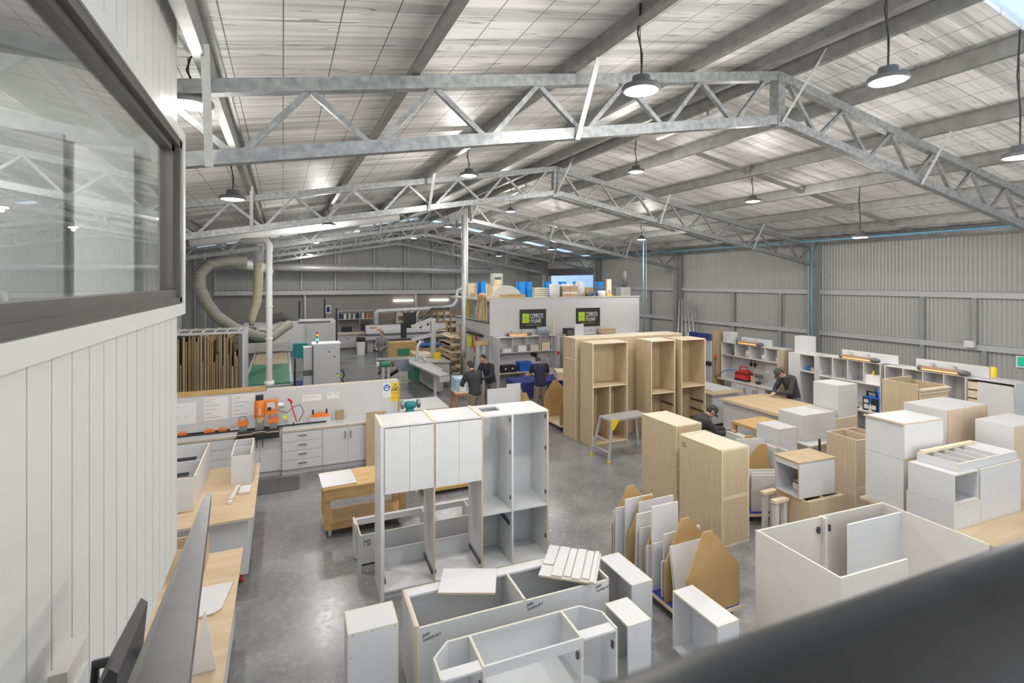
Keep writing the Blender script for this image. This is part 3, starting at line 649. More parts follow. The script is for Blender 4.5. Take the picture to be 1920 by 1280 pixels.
# ------------------------------------------------------------------ oak stacks
def oakbox(label, loc, w, d, h, rz=0, lip=0, note=None):
    o = carc('oak_box_cabinet', label, 'cabinet', loc, w, d, h, rz, mat='oak', edge='palewood', front=1, topmat='oaktop', t=.02)
    if lip:
        mk('edge_strip', bx(.02, .0, h, w-.02, .05, h+.012), 'oaktop', o); mk('edge_strip', bx(.02, d-.05, h, w-.02, d, h+.012), 'oaktop', o)
    if note: text('handwriting', note, .04, 'ink', o, (-.0015, d-.06, h-.12), (R(90), 0, R(-90)), .9, shear=.2)
    return o
oakbox('lower closed oak box of the left stack behind', (6.02, 6.76, 0), .56, .9, .70)
oakbox('upper closed oak box of the left stack, pale top', (6.02, 6.76, .703), .56, .9, .715)
oakbox('lower closed oak box of the nearer stack', (5.79, 5.55, 0), .54, .87, .70)
oakbox('upper closed oak box of the nearer stack with lipped top and handwriting', (5.79, 5.55, .703), .54, .87, .70, 0, 1, 'Laun\n2o b11')
# ------------------------------------------------------------------ tall oak wardrobes
OK = ['oak', 'palewood']
def wardrobe(label, loc, w, d, h, mid, split, runners=0, rz=0):
    o = carc('oak_wardrobe', label, 'cabinet', loc, w, d, h, rz, mat='oak', edge='palewood', t=.022, topmat='oaktop', kick=.06, shelves=((.022, w-.022, mid),))
    if split: mk('divider', bx(w*.5-.011, .004, .08, w*.5+.011, d-.022, mid, 0, 1), OK, o)
    for k in range(runners): runner(o, w-.034, .05, d-.1, .3+.24*k)
    return o
wardrobe('tall open oak wardrobe at left of the row, with shelf and split lower half', (6.54, 10.1, 0), .98, .55, 2.41, 1.38, 1)
wardrobe('tall open oak wardrobe in the middle of the row, partly behind the oak boxes', (8.1, 9.95, 0), .72, .6, 2.41, 1.12, 0, 3, -.03)
wardrobe('tall open oak wardrobe at the right end of the row with drawer runners', (8.97, 9.88, 0), .76, .6, 2.41, 1.22, 0, 3, -.03)
o = carc('oak_wardrobe', 'long closed oak wardrobe standing behind the three open ones', 'cabinet', (6.47, 10.75, 0), 3.3, .6, 2.46, 0, mat='oak', edge='palewood', front=1, t=.022, topmat='oaktop')
mk('cover_panel', bx(-.02, .05, 1.93, 0, .5, 1.95), 'palewood', o)
# step platform
o = thing('step_platform', 'aluminium work platform step with yellow corner, before the oak wardrobes', 'step stool', (6.42, 9.15, 0), .06)
mk('platform', bx(.02, .05, .83, 1.1, .5, .87), 'alu', o)
for y0, y1 in ((.07, -.03), (.48, .58)):
    mk('leg', B().bar((.05, y0, .83), (-.12, y1, 0), .05, .025), 'alu', o); mk('leg', B().bar((1.05, y0, .83), (1.22, y1, 0), .05, .025), 'alu', o)
mk('rung', B().bar((-.02, .02, .42), (-.02, .53, .42), .05, .025), 'alu', o); mk('rung', B().bar((-.07, 0, .2), (-.07, .55, .2), .05, .025), 'alu', o)
mk('corner_bracket', B().prism([(.0, .66), (.07, .66), (.22, .87), (.02, .88)], .028, .05, ax=1), 'yellow', o)
for y in (-.03, .58): mk('foot', bx(-.15, y-.025, 0, -.09, y+.025, .04), 'yellow', o)
# ------------------------------------------------------------------ left ply benches
def plybench(label, x0, x1, y0, y1, z=.9):
    o = thing('ply_bench', label, 'workbench', (x0, y0, 0)); W, L = x1-x0, y1-y0
    mk('top', bx(0, 0, z-.03, W, L, z, 0, 1), ['ply', 'edge'], o)
    mk('cupboard_base', bx(.1, .12, .15, W-.07, L-.12, z-.03), 'white', o)
    for x in (.2, W-.15):
        for y in (.25, L-.25): castor(o, x, y, .055, 'alu', 'red')
    return o
plybench('ply-topped white bench at left with drawer carcasses on it', -1.75, -.33, 7.2, 9.3)
plybench('nearest ply-topped white bench, along the office wall', -1.75, -.4, 3.2, 6.43)
o = carc('drawer_carcass', 'white open-topped carcass with drawer runners on the left ply bench', 'cabinet', (-1.58, 7.72, .902), .55, 1.5, .44, 0, top=0, front=1, edge='palewood')
for y in (.12, .78):
    mk('drawer_runner', B().box(.12, y, .41, .46, y+.012, .445).box(.12, y+.03, .42, .46, y+.042, .45), 'runner', o)
mk('divider', bx(.018, .7, 0, .53, .718, .43), 'white', o)
o = carc('narrow_box', 'narrow white open-topped box standing near the bench edge', 'cabinet', (-.68, 8.4, .902), .27, .82, .44, 0, top=0, front=1)
mk('divider', bx(.018, .38, 0, .252, .396, .44), 'white', o)
for y in (.02, .41): mk('clip', bx(.03, y, .34, .07, y+.008, .43), 'bluegrey', o)
one('white_stick', 'thin white batten on the ply bench beside the narrow box', 'batten', bx(0, 0, 0, .05, .48, .03, 0, 1), WP, (-.66, 7.86, .902), -.12)
one('white_stick', 'small white offcut at the end of the batten', 'offcut', bx(0, 0, 0, .05, .09, .03, 0, 1), WP, (-.67, 7.73, .902), -.12)
one('white_block', 'small white rectangular offcut on the ply bench', 'offcut', bx(0, 0, 0, .14, .26, .03, 0, 1), WP, (-.56, 8.02, .902), -.06)
one('loose_board', 'white board lying on the nearest ply bench', 'board', B().prism([(0, 0), (.3, .03), (.36, .08), (.42, .5), (0, .52)], 0, .018, m=0, e=1), ['white', 'edge'], (-.86, 5.2, .902))
one('wood_carcass', 'tan wooden box at the far end of the nearest ply bench', 'box', B().box(0, 0, 0, .018, .3, .26).box(.018, 0, 0, .5, .018, .26).box(.5, 0, 0, .518, .3, .26).box(.018, .28, 0, .5, .3, .26).box(.018, .018, 0, .5, .28, .018), 'ply', (-1.24, 6.05, .902))
one('wedge_offcut', 'tall thin white pointed offcut standing on the nearest ply bench', 'offcut', B().prism([(-.08, 0), (.08, 0), (.06, .12), (.006, .45), (-.006, .45), (-.07, .12)], -.012, .012, ax=1), ['warmwhite'], (-.54, 4.5, .902))
# timber trolley with shelf
o = thing('timber_trolley', 'timber bench trolley on castors with lower shelf, beside the tall white cabinet', 'trolley', (.57, 8.14, 0), 0)
L_, W_ = 1.25, .72
mk('top', bx(-.02, -.02, .72, L_, W_, .75), 'pine', o)
mk('apron', bx(0, -.0, .56, L_-.03, .03, .72), 'pine', o); mk('apron', bx(0, W_-.05, .56, L_-.03, W_-.02, .72), 'pine', o)
for x in (.0, L_-.12):
    for y in (.03, W_-.14): mk('leg', bx(x, y, .14, x+.09, y+.09, .6), 'pine', o)
mk('shelf', bx(0, .0, .12, L_-.03, W_-.02, .15), 'mdf', o)
for x in (.08, L_-.12):
    for y in (.08, W_-.12): castor(o, x, y, .045)
one('loose_board', 'white square board lying on the timber trolley', 'board', bx(0, 0, 0, .5, .62, .018, 0, 1), WE, (.54, 8.16, .752), .03)
one('low_dolly', 'low mdf dolly seen through the tall white cabinet', 'dolly', B().box(0, 0, .08, 1.0, .6, .14).box(.05, .05, 0, .12, .12, .08).box(.85, .05, 0, .92, .12, .08).box(.05, .45, 0, .12, .52, .08).box(.85, .45, 0, .92, .52, .08), ['pine'], (2.3, 9.0, 0), -.03)
# ------------------------------------------------------------------ boring bench across the back of the left aisle
YF = 11.12
units = [('left end white cupboard of the boring bench, behind the drawer carcass', -3.0, 1.12, 'doors', 2), ('white drawer unit behind the narrow box on the boring bench', -1.85, 1.02, 'drawers', 4), ('white two-door cupboard under the orange boring machine', -.8, .79, 'doors', 2),
         ('white four-drawer unit of the boring bench', -.01, .75, 'drawers', 4), ('white two-door cupboard at the right end of the boring bench', .74, .98, 'doors', 2)]
for lab, x, wd, kd, n in units: unit(lab, (x, YF+(.07 if x == -.8 else 0), 0), wd-.002, .55, .86, kd, n, group='base cabinets of the boring bench')
one('worktop', 'white worktop of the boring bench left of the machine', 'worktop', bx(-3, YF-.03, .862, -.8, 11.74, .9, 0, 1), WE)
one('worktop', 'white worktop of the boring bench right of the machine', 'worktop', bx(.0, YF-.03, .862, 2.75, 11.74, .9, 0, 1), WE)
one('worktop', 'pale strip of white worktop behind the boring machine', 'worktop', bx(-.8, 11.5, .862, 0, 11.74, .9, 0, 1), WE)
o = thing('splash_panel', 'long white splash panel behind the boring bench with notices on it', 'panel', (0, 11.75, 0))
mk('board', bx(-3, 0, 0, 2.4, .018, 1.6, 0, 1), WE, o); mk('back_board', bx(-3, .15, 0, 2.4, .168, 1.6), 'white', o)
mk('cap', bx(-.3, 0, 1.6, 2.4, .168, 1.612), 'pedge', o); mk('timber_cap', bx(-3, -.02, 1.6, -.32, .2, 1.66), 'pine', o); mk('end_board', bx(2.4, -.01, 0, 2.43, .18, 1.58), 'mdf', o)
def notice(label, x, z, w_, h_, lines):
    o = thing('notice_sheet', label, 'notice', (x, 11.747, z)); mk('sheet', bx(0, -.002, 0, w_, .002, h_), 'paper', o)
    for (a, c, l, mt) in lines: mk('printed_line', bx(a*w_, -.0035, c*h_, (a+l)*w_, -.002, c*h_+.008), mt, o)
    return o
rows = [(.05, .9, .45, 'dorange')]+[(.05, .82-.09*k, .3+.5*((k*7) % 3)/3, 'lgrey' if k % 2 else 'greycloth') for k in range(9)]
notice('printed notice sheet left of the boring machine', -1.42, 1.1, .42, .44, rows)
notice('printed notice sheet closest to the boring machine', -.93, 1.12, .42, .44, rows)
notice('faint notice sheet farthest left on the splash panel', -1.95, 1.06, .4, .42, [(.1, .8, .2, 'dgrey'), (.5, .8, .2, 'lgrey'), (.1, .35, .2, 'dgrey'), (.5, .35, .25, 'lgrey')])
notice('small notice with a row of drill bit drawings', .38, 1.3, .38, .14, [(.02+.09*k, .6, .06, 'ink') for k in range(6)]+[(.55, .6, .25, 'lgrey')])
notice('small notice with two dark drawings right of the drill bit notice', .87, 1.31, .25, .13, [(.1, .7, .28, 'ink'), (.62, .75, .28, 'ink')])
o = thing('safety_sign', 'white sign with blue eye protection circle on the splash panel', 'sign', (2.08-.02, 11.747, 1.24))
mk('plate', bx(0, -.003, 0, .17, .002, .31), 'signwhite', o)
mk('blue_disc', B().tube([(.085, -.003, .21), (.085, -.006, .21)], .076, 28), 'signblue', o)
mk('pictogram', B().tube([(.085, -.006, .205), (.085, -.0075, .205)], .047, 20).box(.035, -.0075, .24, .135, -.006, .25), 'signwhite', o)
mk('pictogram_goggles', bx(.045, -.009, .205, .125, -.0075, .228), 'signblue', o)
for z in (.09, .065, .04): mk('printed_line', bx(.02, -.0045, z, .15-z*.3, -.003, z+.01), 'lgrey', o)
o = thing('warning_sign', 'yellow warning sign with black triangle at the right end of the splash panel', 'sign', (2.235, 11.747, 1.13))
mk('plate', bx(0, -.004, 0, .2, .002, .43), 'yellow', o)
mk('triangle', B().prism([(.1, .41), (.195, .235), (.005, .235)], -.006, -.004, ax=1), 'ink', o)
mk('triangle_field', B().prism([(.1, .38), (.168, .25), (.032, .25)], -.0075, -.006, ax=1), 'yellow', o)
mk('pictogram', B().box(.065, -.009, .255, .135, -.0075, .272).box(.085, -.009, .272, .1, -.0075, .32).box(.105, -.009, .272, .12, -.0075, .31).box(.08, -.009, .3, .125, -.0075, .307), 'ink', o)
for z, w_ in ((.17, .16), (.12, .12), (.085, .15), (.055, .13)): mk('printed_line', bx(.02, -.0055, z, .02+w_, -.004, z+(.028 if z > .16 else .01)), 'dorange', o)
# boring machine
o = thing('boring_machine', 'orange hinge boring machine with black table on the bench', 'machine', (-.42, 11.35, .86))
mk('table', B().prism([(-.37, -.36), (.36, -.36), (.36, .14), (-.37, .14)], -.05, .055), 'black', o)
mk('table_edge', B().tube([(-.36, -.3, .058), (-.15, -.3, .058), (-.06, -.2, .058), (.06, -.2, .058), (.15, -.3, .058), (.35, -.3, .058)], .008, 6), 'palewood', o)
mk('column', bx(-.06, .1, .05, .06, .2, .62), 'lgrey', o)
q = mk('motor', B().lathe([(.085, 0), (.095, .02), (.095, .3), (.08, .34)], 20, c=(-.0, .0, .3)), 'orange', o, smooth=True)
text('lettering', 'blum', .085, 'signwhite', q, (.028, -.097, .36), (R(90), R(-90), 0), .8)
mk('motor_cap', bx(-.07, -.06, .64, .07, .06, .73), 'black', o)
mk('chuck', B().lathe([(.05, 0), (.08, .06), (.095, .1)], 16, c=(0, 0, .2)), 'palewood', o)
for k in range(5): mk('drill_bit', B().tube([(-.048+.024*k, -.03, .1), (-.048+.024*k, -.03, .22)], .007, 6), 'alu', o)
mk('drill_block', bx(-.075, -.06, .06, .075, .06, .2), 'steel', o)
mk('control_box', B().prism([(.1, .34), (.31, .34), (.33, .62), (.1, .62)], -.05, .09, ax=1), 'orange', o)
mk('control_plate', bx(.14, -.055, .45, .28, -.05, .58), 'lgrey', o); mk('control_knob', B().tube([(.18, -.055, .46), (.18, -.085, .46)], .035, 14), 'black', o)
mk('gauge', B().tube([(.34, .0, .5), (.44, .0, .5)], .07, 16), 'alu', o)
for x in (-.3, .24):
    q = mk('clamp', bx(x-.08, -.03, .16, x+.1, .1, .25), 'orange', o); mk('clamp_foot', bx(x-.06, -.02, .05, x+.08, .09, .16), 'steel', q)
    mk('clamp_handle', B().tube([(x-.06, .03, .25), (x-.05, .03, .33), (x+.05, .03, .33), (x+.08, .03, .27)], .008, 6), 'steel', q)
mk('fence', bx(-1.45, .05, .05, 1.25, .075, .075), 'black', o)
for x in (-.72, .62): mk('fence_stop', bx(x-.012, .03, .05, x+.012, .06, .11), 'black', o)
mk('air_hose', B().tube([(.3, .1, .4), (.5, .12, .3), (.62, .1, .42), (.75, .1, .45), (.82, .1, .3), (.72, .1, .1)], .008, 6), 'black', o)
mk('air_gun', B().bar((.55, .06, .58), (.68, .06, .12), .02, .03).bar((.52, .05, .6), (.6, .05, .52), .06, .04), 'red', o)
mk('regulator', bx(.42, .04, .2, .5, .12, .26), 'hivis', o)
o = thing('drill_jig', 'orange drilling jig on a white block on the boring bench', 'jig', (.72, 11.55, .902))
mk('stand', bx(-.2, -.08, 0, .2, .08, .1), 'white', o); mk('jig_body', B().prism([(-.17, .1), (.17, .1), (.17, .15), (.08, .18), (-.08, .18), (-.17, .15)], -.06, .05, ax=1), 'orange', o)
for x in (-.14, .13): mk('jig_handle', B().tube([(x, 0, .15), (x, 0, .25)], .018, 10), 'black', o)
one('wood_block', 'brown slotted wood block beside the orange jig', 'block', B().box(0, 0, 0, .17, .1, .18).box(.03, -.004, 0, .036, 0, .18).box(.07, -.004, 0, .076, 0, .18).box(.11, -.004, 0, .116, 0, .18), 'brown', (1.03, 11.5, .902))
o = thing('bar_clamp', 'long bar clamp with orange jaws lying on the bench at left', 'clamp', (-2.3, 11.53, .905))
mk('clamp_bar', bx(0, 0, 0, 1.35, .02, .03), 'black', o)
for x, w_ in ((.55, .16), (1.0, .2), (1.22, .18)): mk('jaw', B().prism([(x-w_/2, 0), (x+w_/2, 0), (x+w_/3, .06), (x-w_/3, .07)], -.05, .06, ax=1), 'orange', o)
one('anti_fatigue_mat', 'dark ribbed rubber mat on the floor before the boring bench', 'mat', (lambda b: [b.box(.01+.04*k, .01, .012, .03+.04*k, .69, .016) for k in range(18)] and b)(bx(0, 0, 0, .72, .7, .012)), 'dgrey', (-.43, 10.32, 0), -.01)
one('floor_bag', 'dark bag on the floor at the far side of the left ply bench', 'bag', B().ball((0, 0, .17), (.3, .22, .17), 14), 'dgrey', (-.95, 10.0, 0), smooth=True)
one('cardboard_sheet', 'tall cardboard sheet leaning at the right end of the boring bench', 'cardboard', bx(0, 0, 0, .42, .012, 1.12), 'card', (1.58, 11.0, 0))
one('mdf_shelf', 'long tan board edge behind the tall white cabinet at bench height', 'board', bx(0, 0, 0, .95, .05, .14), 'card', (1.86, 11.03, .8))
o = thing('bench_grinder', 'teal bench grinder standing right of the warning sign', 'grinder', (2.62, 11.5, .902))
mk('motor', B().tube([(-.12, 0, .17), (-.09, 0, .17), (.09, 0, .17), (.12, 0, .17)], [.06, .085, .085, .06], 18), 'teal', o, smooth=True)
mk('base', B().prism([(-.1, 0), (.1, 0), (.06, .1), (-.06, .1)], -.08, .08, ax=1), 'teal', o)
for x in (-.2, .17): mk('wheel', B().tube([(x, 0, .17), (x+.04, 0, .17)], .08, 20), 'dgrey', o)
for x in (-.21, .16): mk('wheel_guard', B().tube([(x, .02, .185), (x+.06, .02, .185)], .095, 20), 'steel', o)
for k in range(5):
    one('stacked_sheet', ['lowest', 'second lowest', 'middle', 'second highest', 'topmost'][k]+' big white sheet of the pile behind the bench grinder', 'sheet', bx(0, 0, 0, 1.25+.05*((k*3) % 4), 1.75-.12*k, .05, 0, 1), WE, (2.45+.05*((k*5) % 3), 12.3+.03*k, .45+.052*k), -.06+.03*(k % 3), 'white sheets piled behind the grinder')
one('pallet_stand', 'timber stand under the pile of white sheets', 'stand', B().box(0, 0, 0, .1, 1.4, .45).box(1.0, 0, 0, 1.1, 1.4, .45).box(0, 0, .35, 1.1, .1, .45), 'palewood', (2.6, 12.35, 0))
# ------------------------------------------------------------------ right side: stacked cabinets on benches
def bench(name_label, x0, y0, w, d, h, base='white', top='ply', group=None, inset=.08):
    o = thing('assembly_bench', name_label, 'workbench', (x0, y0, 0))
    mk('top', bx(0, 0, h-.03, w, d, h, 0, 1), [top, 'edge'], o)
    mk('cupboard_base', bx(inset, inset, .1, w-inset, d-inset, h-.03), base, o)
    mk('plinth', bx(inset+.05, inset+.05, 0, w-inset-.05, d-inset-.05, .1), 'dgrey', o)
    return o
q = bench('ply-topped bench carrying the white cabinet stack at right', 7.28, 3.0, 2.9, 1.54, .88)
for k in range(4):
    d_ = mk('drawer', bx(1.1+.45*(k % 2), -.0+.06, .45+.18*(k//2), 1.54+.45*(k % 2), .08, .62+.18*(k//2)), 'white', q)
def closed(label, loc, w, d, h, rz=0, mat='white', edge='pedge', side=None, joint=0):
    o = carc('white_box_cabinet', label, 'cabinet', loc, w, d, h, rz, mat=mat, edge=edge, front=1, t=.02)
    if side: mk('oak_end', bx(.03, -.022, 0, w, -.001, h-.005, 0, 1), [side, 'edge'], o)
    if joint: mk('joint_line', bx(w*joint-.002, .0, h, w*joint+.002, d, h+.0012), 'edge', o)
    return o
closed('lower tall white box of the stack behind the beige carcass', (7.3, 4.0, .882), .78, .5, .66, -.08, edge='edge')
o = closed('upper white box with tan lip of the stack behind the beige carcass', (7.3, 4.0, 1.545), .78, .5, .47, -.08, edge='edge')
mk('lip', bx(-.03, -.01, .455, -.001, .51, .475), 'edge', o)
o = carc('white_box_cabinet', 'low white cabinet with square open end, front of the right bench', 'cabinet', (7.27, 3.44, 1.182), .50, .5, .37, -.03, top=1, back=1, t=.02)
closed('flat white box under the open-ended cabinet on the right bench', (7.27, 3.44, .882), .54, .52, .298, -.03)
closed('white tall panelled box right of the open-ended cabinet', (7.815, 3.425, .882), .90, .52, .665, -.03)
o = thing('slatted_frame', 'white ladder-like frame lying on top of the right bench cabinets', 'frame', (7.42, 3.46, 1.555), -.03)
mk('rail', bx(0, 0, 0, 1.25, .018, .1, 0, 1), WP, o); mk('rail', bx(0, .44, 0, 1.25, .458, .1, 0, 1), WP, o)
for x in (0, .22, .44, .66, .88): mk('slat', bx(x, .018, 0, x+.018, .44, .1, 0, 1), WP, o)
mk('cover', bx(.9, .018, .08, 1.25, .44, .098), 'white', o)
one('timber_strip', 'tan timber strip lying along the back of the white frame', 'batten', bx(0, 0, 0, 1.1, .06, .03), 'palewood', (7.45, 3.84, 1.657), -.03)
closed('white box cabinet with pinkish oak end, behind the two-box stack', (8.66, 4.2, .882), 1.0, .55, 1.12, -.03, side='oakred', joint=.52)
closed('white box with oak end at the right edge of the picture, upper', (8.95, 3.57, 1.4), .85, .42, .5, -.03, side='oakred', joint=.6)
closed('oak-ended lower box at the right edge of the picture', (8.96, 3.58, .882), .85, .42, .515, -.03, side='oakred')
for k, (x, y, r_, lab) in enumerate(((7.9, 2.72, .3, 'front'), (7.98, 2.8, .2, 'rear'))):
    one('curved_template', f'{lab} curved tan board leaning on the right bench drawers', 'board', B().prism([(0, 0), (.9, 0), (.9, .86), (.3, .8), (.12, .74), (.02, .6)], 0, .02, ax=1), 'ply', (x, y, 0), .05*k)
one('white_block', 'white block on the floor beyond the handrail before the right bench', 'block', bx(0, 0, 0, .5, .35, .62), 'white', (7.05, 2.3, 0), -.05)
# small white cube on oak base
o = carc('oak_base_cabinet', 'oak base cabinet with drawer openings under the white cube', 'cabinet', (6.8, 4.94, 0), .73, .55, .72, -.04, mat='oak', edge='edge', top=0, front=1, t=.02)
mk('top_rail', bx(.02, .0, .70, .71, .06, .718), 'oak', o); mk('top_rail', bx(.02, .3, .70, .71, .53, .718), 'oak', o); mk('divider', bx(.36, .06, .5, .38, .3, .718), 'oak', o)
mk('drawer_box', bx(.02, .06, .45, .71, .3, .6), 'dgrey', o)
o = carc('cube_cabinet', 'white cube cabinet with tan board top, open at left, on the oak base', 'cabinet', (6.79, 5.48, .722), .42, .70, .515, R(-94), t=.018, edge='edge')
mk('tan_top', bx(-.01, -.02, .516, .43, .71, .53), 'card', o); mk('front_rail', bx(.018, 0, .42, .40, .016, .497), 'white', o)
o = thing('paper_wad', 'small bundle of printed leaflets inside the white cube', 'leaflets', (7.0, 5.27, .745), -.2)
mk('leaflet', bx(0, 0, 0, .1, .09, .12), 'paper', o); mk('dark_band', bx(-.003, -.003, .085, .103, .093, .115), 'dgrey', o); mk('tan_band', bx(-.003, -.003, .03, .103, .093, .05), 'palewood', o)
# saw horses
for x, y, lab in ((6.5, 5.22, 'nearer white saw horse with timber top beside the oak base'), (6.62, 5.5, 'farther white saw horse behind the first one')):
    o = thing('saw_horse', lab, 'saw horse', (x-.02, y, 0), 0)
    mk('top', bx(0, 0, .64, .28, .09, .68), 'palewood', o); mk('leg', bx(.02, .015, 0, .09, .075, .64), 'white', o); mk('leg', bx(.19, .015, 0, .26, .075, .64), 'white', o)
# white group around the back bench
bench('white bench under the two white boxes right of the kneeling person', 8.85, 6.4, 1.75, 1.0, .82, top='white')
closed('wide white box cabinet on the white bench', (9.0, 6.66, .822), .9, .54, .48, -.03)
closed('tall white box cabinet beside the wide one', (9.93, 6.6, .822), .56, .53, .98, -.03)
closed('slim white box cabinet standing right of the trolley panels', (8.22, 6.55, 0), .46, .5, 1.16, -.03, edge='edge')
one('black_post', 'short black post in front of the wide white box', 'post', B().tube([(8.93, 6.28, 0), (8.93, 6.28, .98)], .02, 8), 'black')
one('white_sheet', 'white sheet lying low in front of the white bench', 'sheet', bx(0, 0, 0, .9, .6, .02, 0, 1), WP, (8.3, 5.92, .5))
one('low_stand', 'low tan timber stand under the white sheet', 'stand', B().box(0, 0, 0, .08, .5, .49).box(.7, 0, 0, .78, .5, .49).box(-.1, 0, .41, .9, .08, .498), 'palewood', (8.36, 5.96, 0))
for lab, x, y, z, w_, d_, h_, f_ in (('upper open-topped oak carcass behind the white cube', 8.42, 5.32, .5, .7, .5, .8, 0), ('lower oak box under the open-topped carcass', 8.42, 5.32, .0, .7, .5, .495, 1)):
    o = carc('oak_carcass', lab, 'cabinet', (x, y, z), w_, d_, h_, -.06, mat='brown' if 0 else 'oakred', edge='palewood', top=f_, front=1, div=() if f_ else (.4,))
one('oak_board', 'oak board standing behind the open-topped carcass', 'panel', bx(0, 0, 0, .6, .03, 1.36), 'oakred', (9.12, 6.1, 0))
bench('white bench under the open pale wood box', 10.62, 5.0, 1.33, 1.5, .9)
o = thing('open_wood_box', 'open-topped pale oak box on the far right bench', 'cabinet', (10.64, 5.6, .902), -.03)
mk('side_panel', bx(0, 0, 0, .02, .62, 1.05, 0, 1), OK, o); mk('back_panel', bx(.02, .6, 0, .88, .62, 1.05, 0, 1), OK, o); mk('side_panel', bx(.88, 0, 0, .9, .62, .98, 0, 1), OK, o)
mk('front_panel', bx(.05, -.02, 0, .9, 0, .93, 0, 1), OK, o); mk('lip', bx(.04, -.06, .93, .92, .02, .96), 'oaktop', o); mk('lip', bx(.04, -.045, .87, .92, -.02, .89), 'oaktop', o)
o = bench('white bench topped with oak-veneered boards, in front of the leaning worker', 9.95, 7.95, 1.45, 1.7, .9, top='white')
for k in range(4): one('oak_board', ['left', 'second', 'third', 'right'][k]+' oak board lying on the bench by the leaning worker', 'board', bx(0, 0, 0, .36, 1.68-.05*k, .03+.006*k), 'oakh', (9.97+.36*k, 7.93+.02*k, .902), .0)
mk('handle', bx(.3, .06, .55, .315, .078, .72), 'black', o); mk('handle', bx(.4, .06, .55, .415, .078, .72), 'black', o)
o = thing('timber_bench', 'orange-toned timber bench beside the kneeling worker', 'workbench', (8.95, 7.62, 0))
mk('top', bx(0, 0, .74, .95, .7, .8), 'pine', o); mk('apron', bx(.02, .02, .6, .93, .06, .74), 'pine', o)
for x in (0, .85):
    for y in (0, .6): mk('leg', bx(x+.01, y+.01, 0, x+.09, y+.09, .74), 'pine', o)
mk('shelf', bx(.02, .02, .3, .93, .68, .33), 'white', o)
one('tool_case', 'dark and red tool case on the timber bench shelf', 'case', B().box(0, 0, 0, .45, .3, .12).box(.02, -.01, .04, .2, 0, .1, 1), ['dgrey', 'red'], (9.1, 7.75, .332))
bench('white bench with white boards on its ply top, right of the oak wardrobes', 10.2, 10.1, 1.1, 1.4, .9)
one('white_board', 'white board lying on the bench beside the oak wardrobes', 'board', bx(0, 0, 0, .8, 1.1, .03, 0, 1), WP, (10.45, 10.35, .902))
# low white panels the kneeling worker handles
for k in range(3): one('white_strip', ['left', 'middle', 'right'][k]+' white panel edge under the kneeling worker hands', 'panel', bx(0, 0, 0, .05, .95, .75-.03*k, 0, 1), WP, (7.9+.14*k, 6.62-.12*k, .15), -.1)
one('panel_rest', 'timber rest below the kneeling worker panels', 'stand', B().box(0, 0, 0, .7, .08, .15).box(0, .6, 0, .7, .68, .15), 'palewood', (7.85, 6.65, 0))
# ------------------------------------------------------------------ wall of bench units along the right (fronts face -x; local x runs towards the viewer)
def heater(label, loc, rz, lit=1):
    o = thing('radiant_heater', label, 'heater', loc, rz)
    mk('shell', B().prism([(-.045, .01), (.06, .03), (.06, .09), (-.03, .1)], -.34, .34, ax=0), 'copper' if lit else 'alu', o)
    mk('element', B().tube([(-.31, -.03, .03), (.31, -.03, .03)], .016, 10), 'hot' if lit else 'alu', o, smooth=True)
    mk('end_cap', B().ball((.4, .0, .05), (.12, .07, .06), 12), 'dgrey', o, smooth=True); mk('end_cap', B().ball((-.37, .0, .05), (.05, .06, .06), 12), 'dgrey', o, smooth=True)
    for x in (-.18, .2): mk('bracket', bx(x-.02, .05, .0, x+.02, .12, .17), 'alu', o)
    return o
def hutch(label, loc, w, ztop, zsh, cols, rz=R(-90), d=.45):
    o = thing('overhead_shelf', label, 'shelf', loc, rz)
    ms = WP
    mk('side_panel', bx(0, 0, .9, .02, d, ztop, 0, 1), ms, o); mk('side_panel', bx(w-.02, 0, .9, w, d, ztop, 0, 1), ms, o)
    mk('top_panel', bx(.02, 0, ztop-.02, w-.02, d, ztop, 0, 1), ms, o); mk('shelf', bx(.02, 0, zsh-.02, w-.02, d, zsh, 0, 1), ms, o)
    mk('back_panel', bx(.02, d-.02, .9, w-.02, d, ztop-.02), 'white', o)
    for i in range(1, cols): mk('divider', bx(w*i/cols-.009, 0, zsh, w*i/cols+.009, d-.02, ztop-.02, 0, 1), ms, o)
    return o
def rbench(x, yfar, w, d=.62, lab='', segs=()):
    one('worktop', lab, 'worktop', bx(0, 0, .868, w, d, .9, 0, 1), WE, (x, yfar, 0), R(-90))
    for (a, wd, kd, n, l2) in segs: unit(l2, (x+.03, yfar-a, 0), wd-.01, d-.06, .868, kd, n, R(-90), group='cabinets under the right wall benches')
XF = 12.15
rbench(XF, 11.85, 2.1, lab='white worktop of the bench with the red tool bag', segs=((0.55, .55, 'doors', 1, 'white one-door cupboard below the red tool bag'), (1.1, .62, 'doors', 2, 'white two-door cupboard below the yellow drill')))
hutch('white pigeonhole unit above the bench with the red tool bag', (XF+.17, 11.85, 0), 2.1, 2.0, 1.62, 4)
one('oak_board', 'oak panel closing the bench with the red tool bag', 'panel', bx(0, 0, 0, .02, .62, 1.98), 'oakred', (XF, 9.74, 0), R(-90))
heater('glowing radiant heater above the bench with the red tool bag', (XF+.18, 10.85, 2.0), R(-90))
one('heater_board', 'white board behind the heater over the red tool bag', 'board', bx(0, 0, 0, 1.05, .02, .2), 'white', (XF+.3, 11.2, 2.002), R(-90))
o = thing('tool_bag', 'red and black tool bag standing on the white bench', 'bag', (XF+.35, 11.15, .902), R(-90))
mk('body', B().prism([(-.22, 0), (.22, 0), (.2, .24), (.1, .3), (-.1, .3), (-.2, .24)], -.13, .13, ax=1), 'red', o); mk('black_trim', B().box(-.225, -.135, 0, .225, .135, .06).box(-.21, -.135, .2, .21, .135, .23), 'black', o)
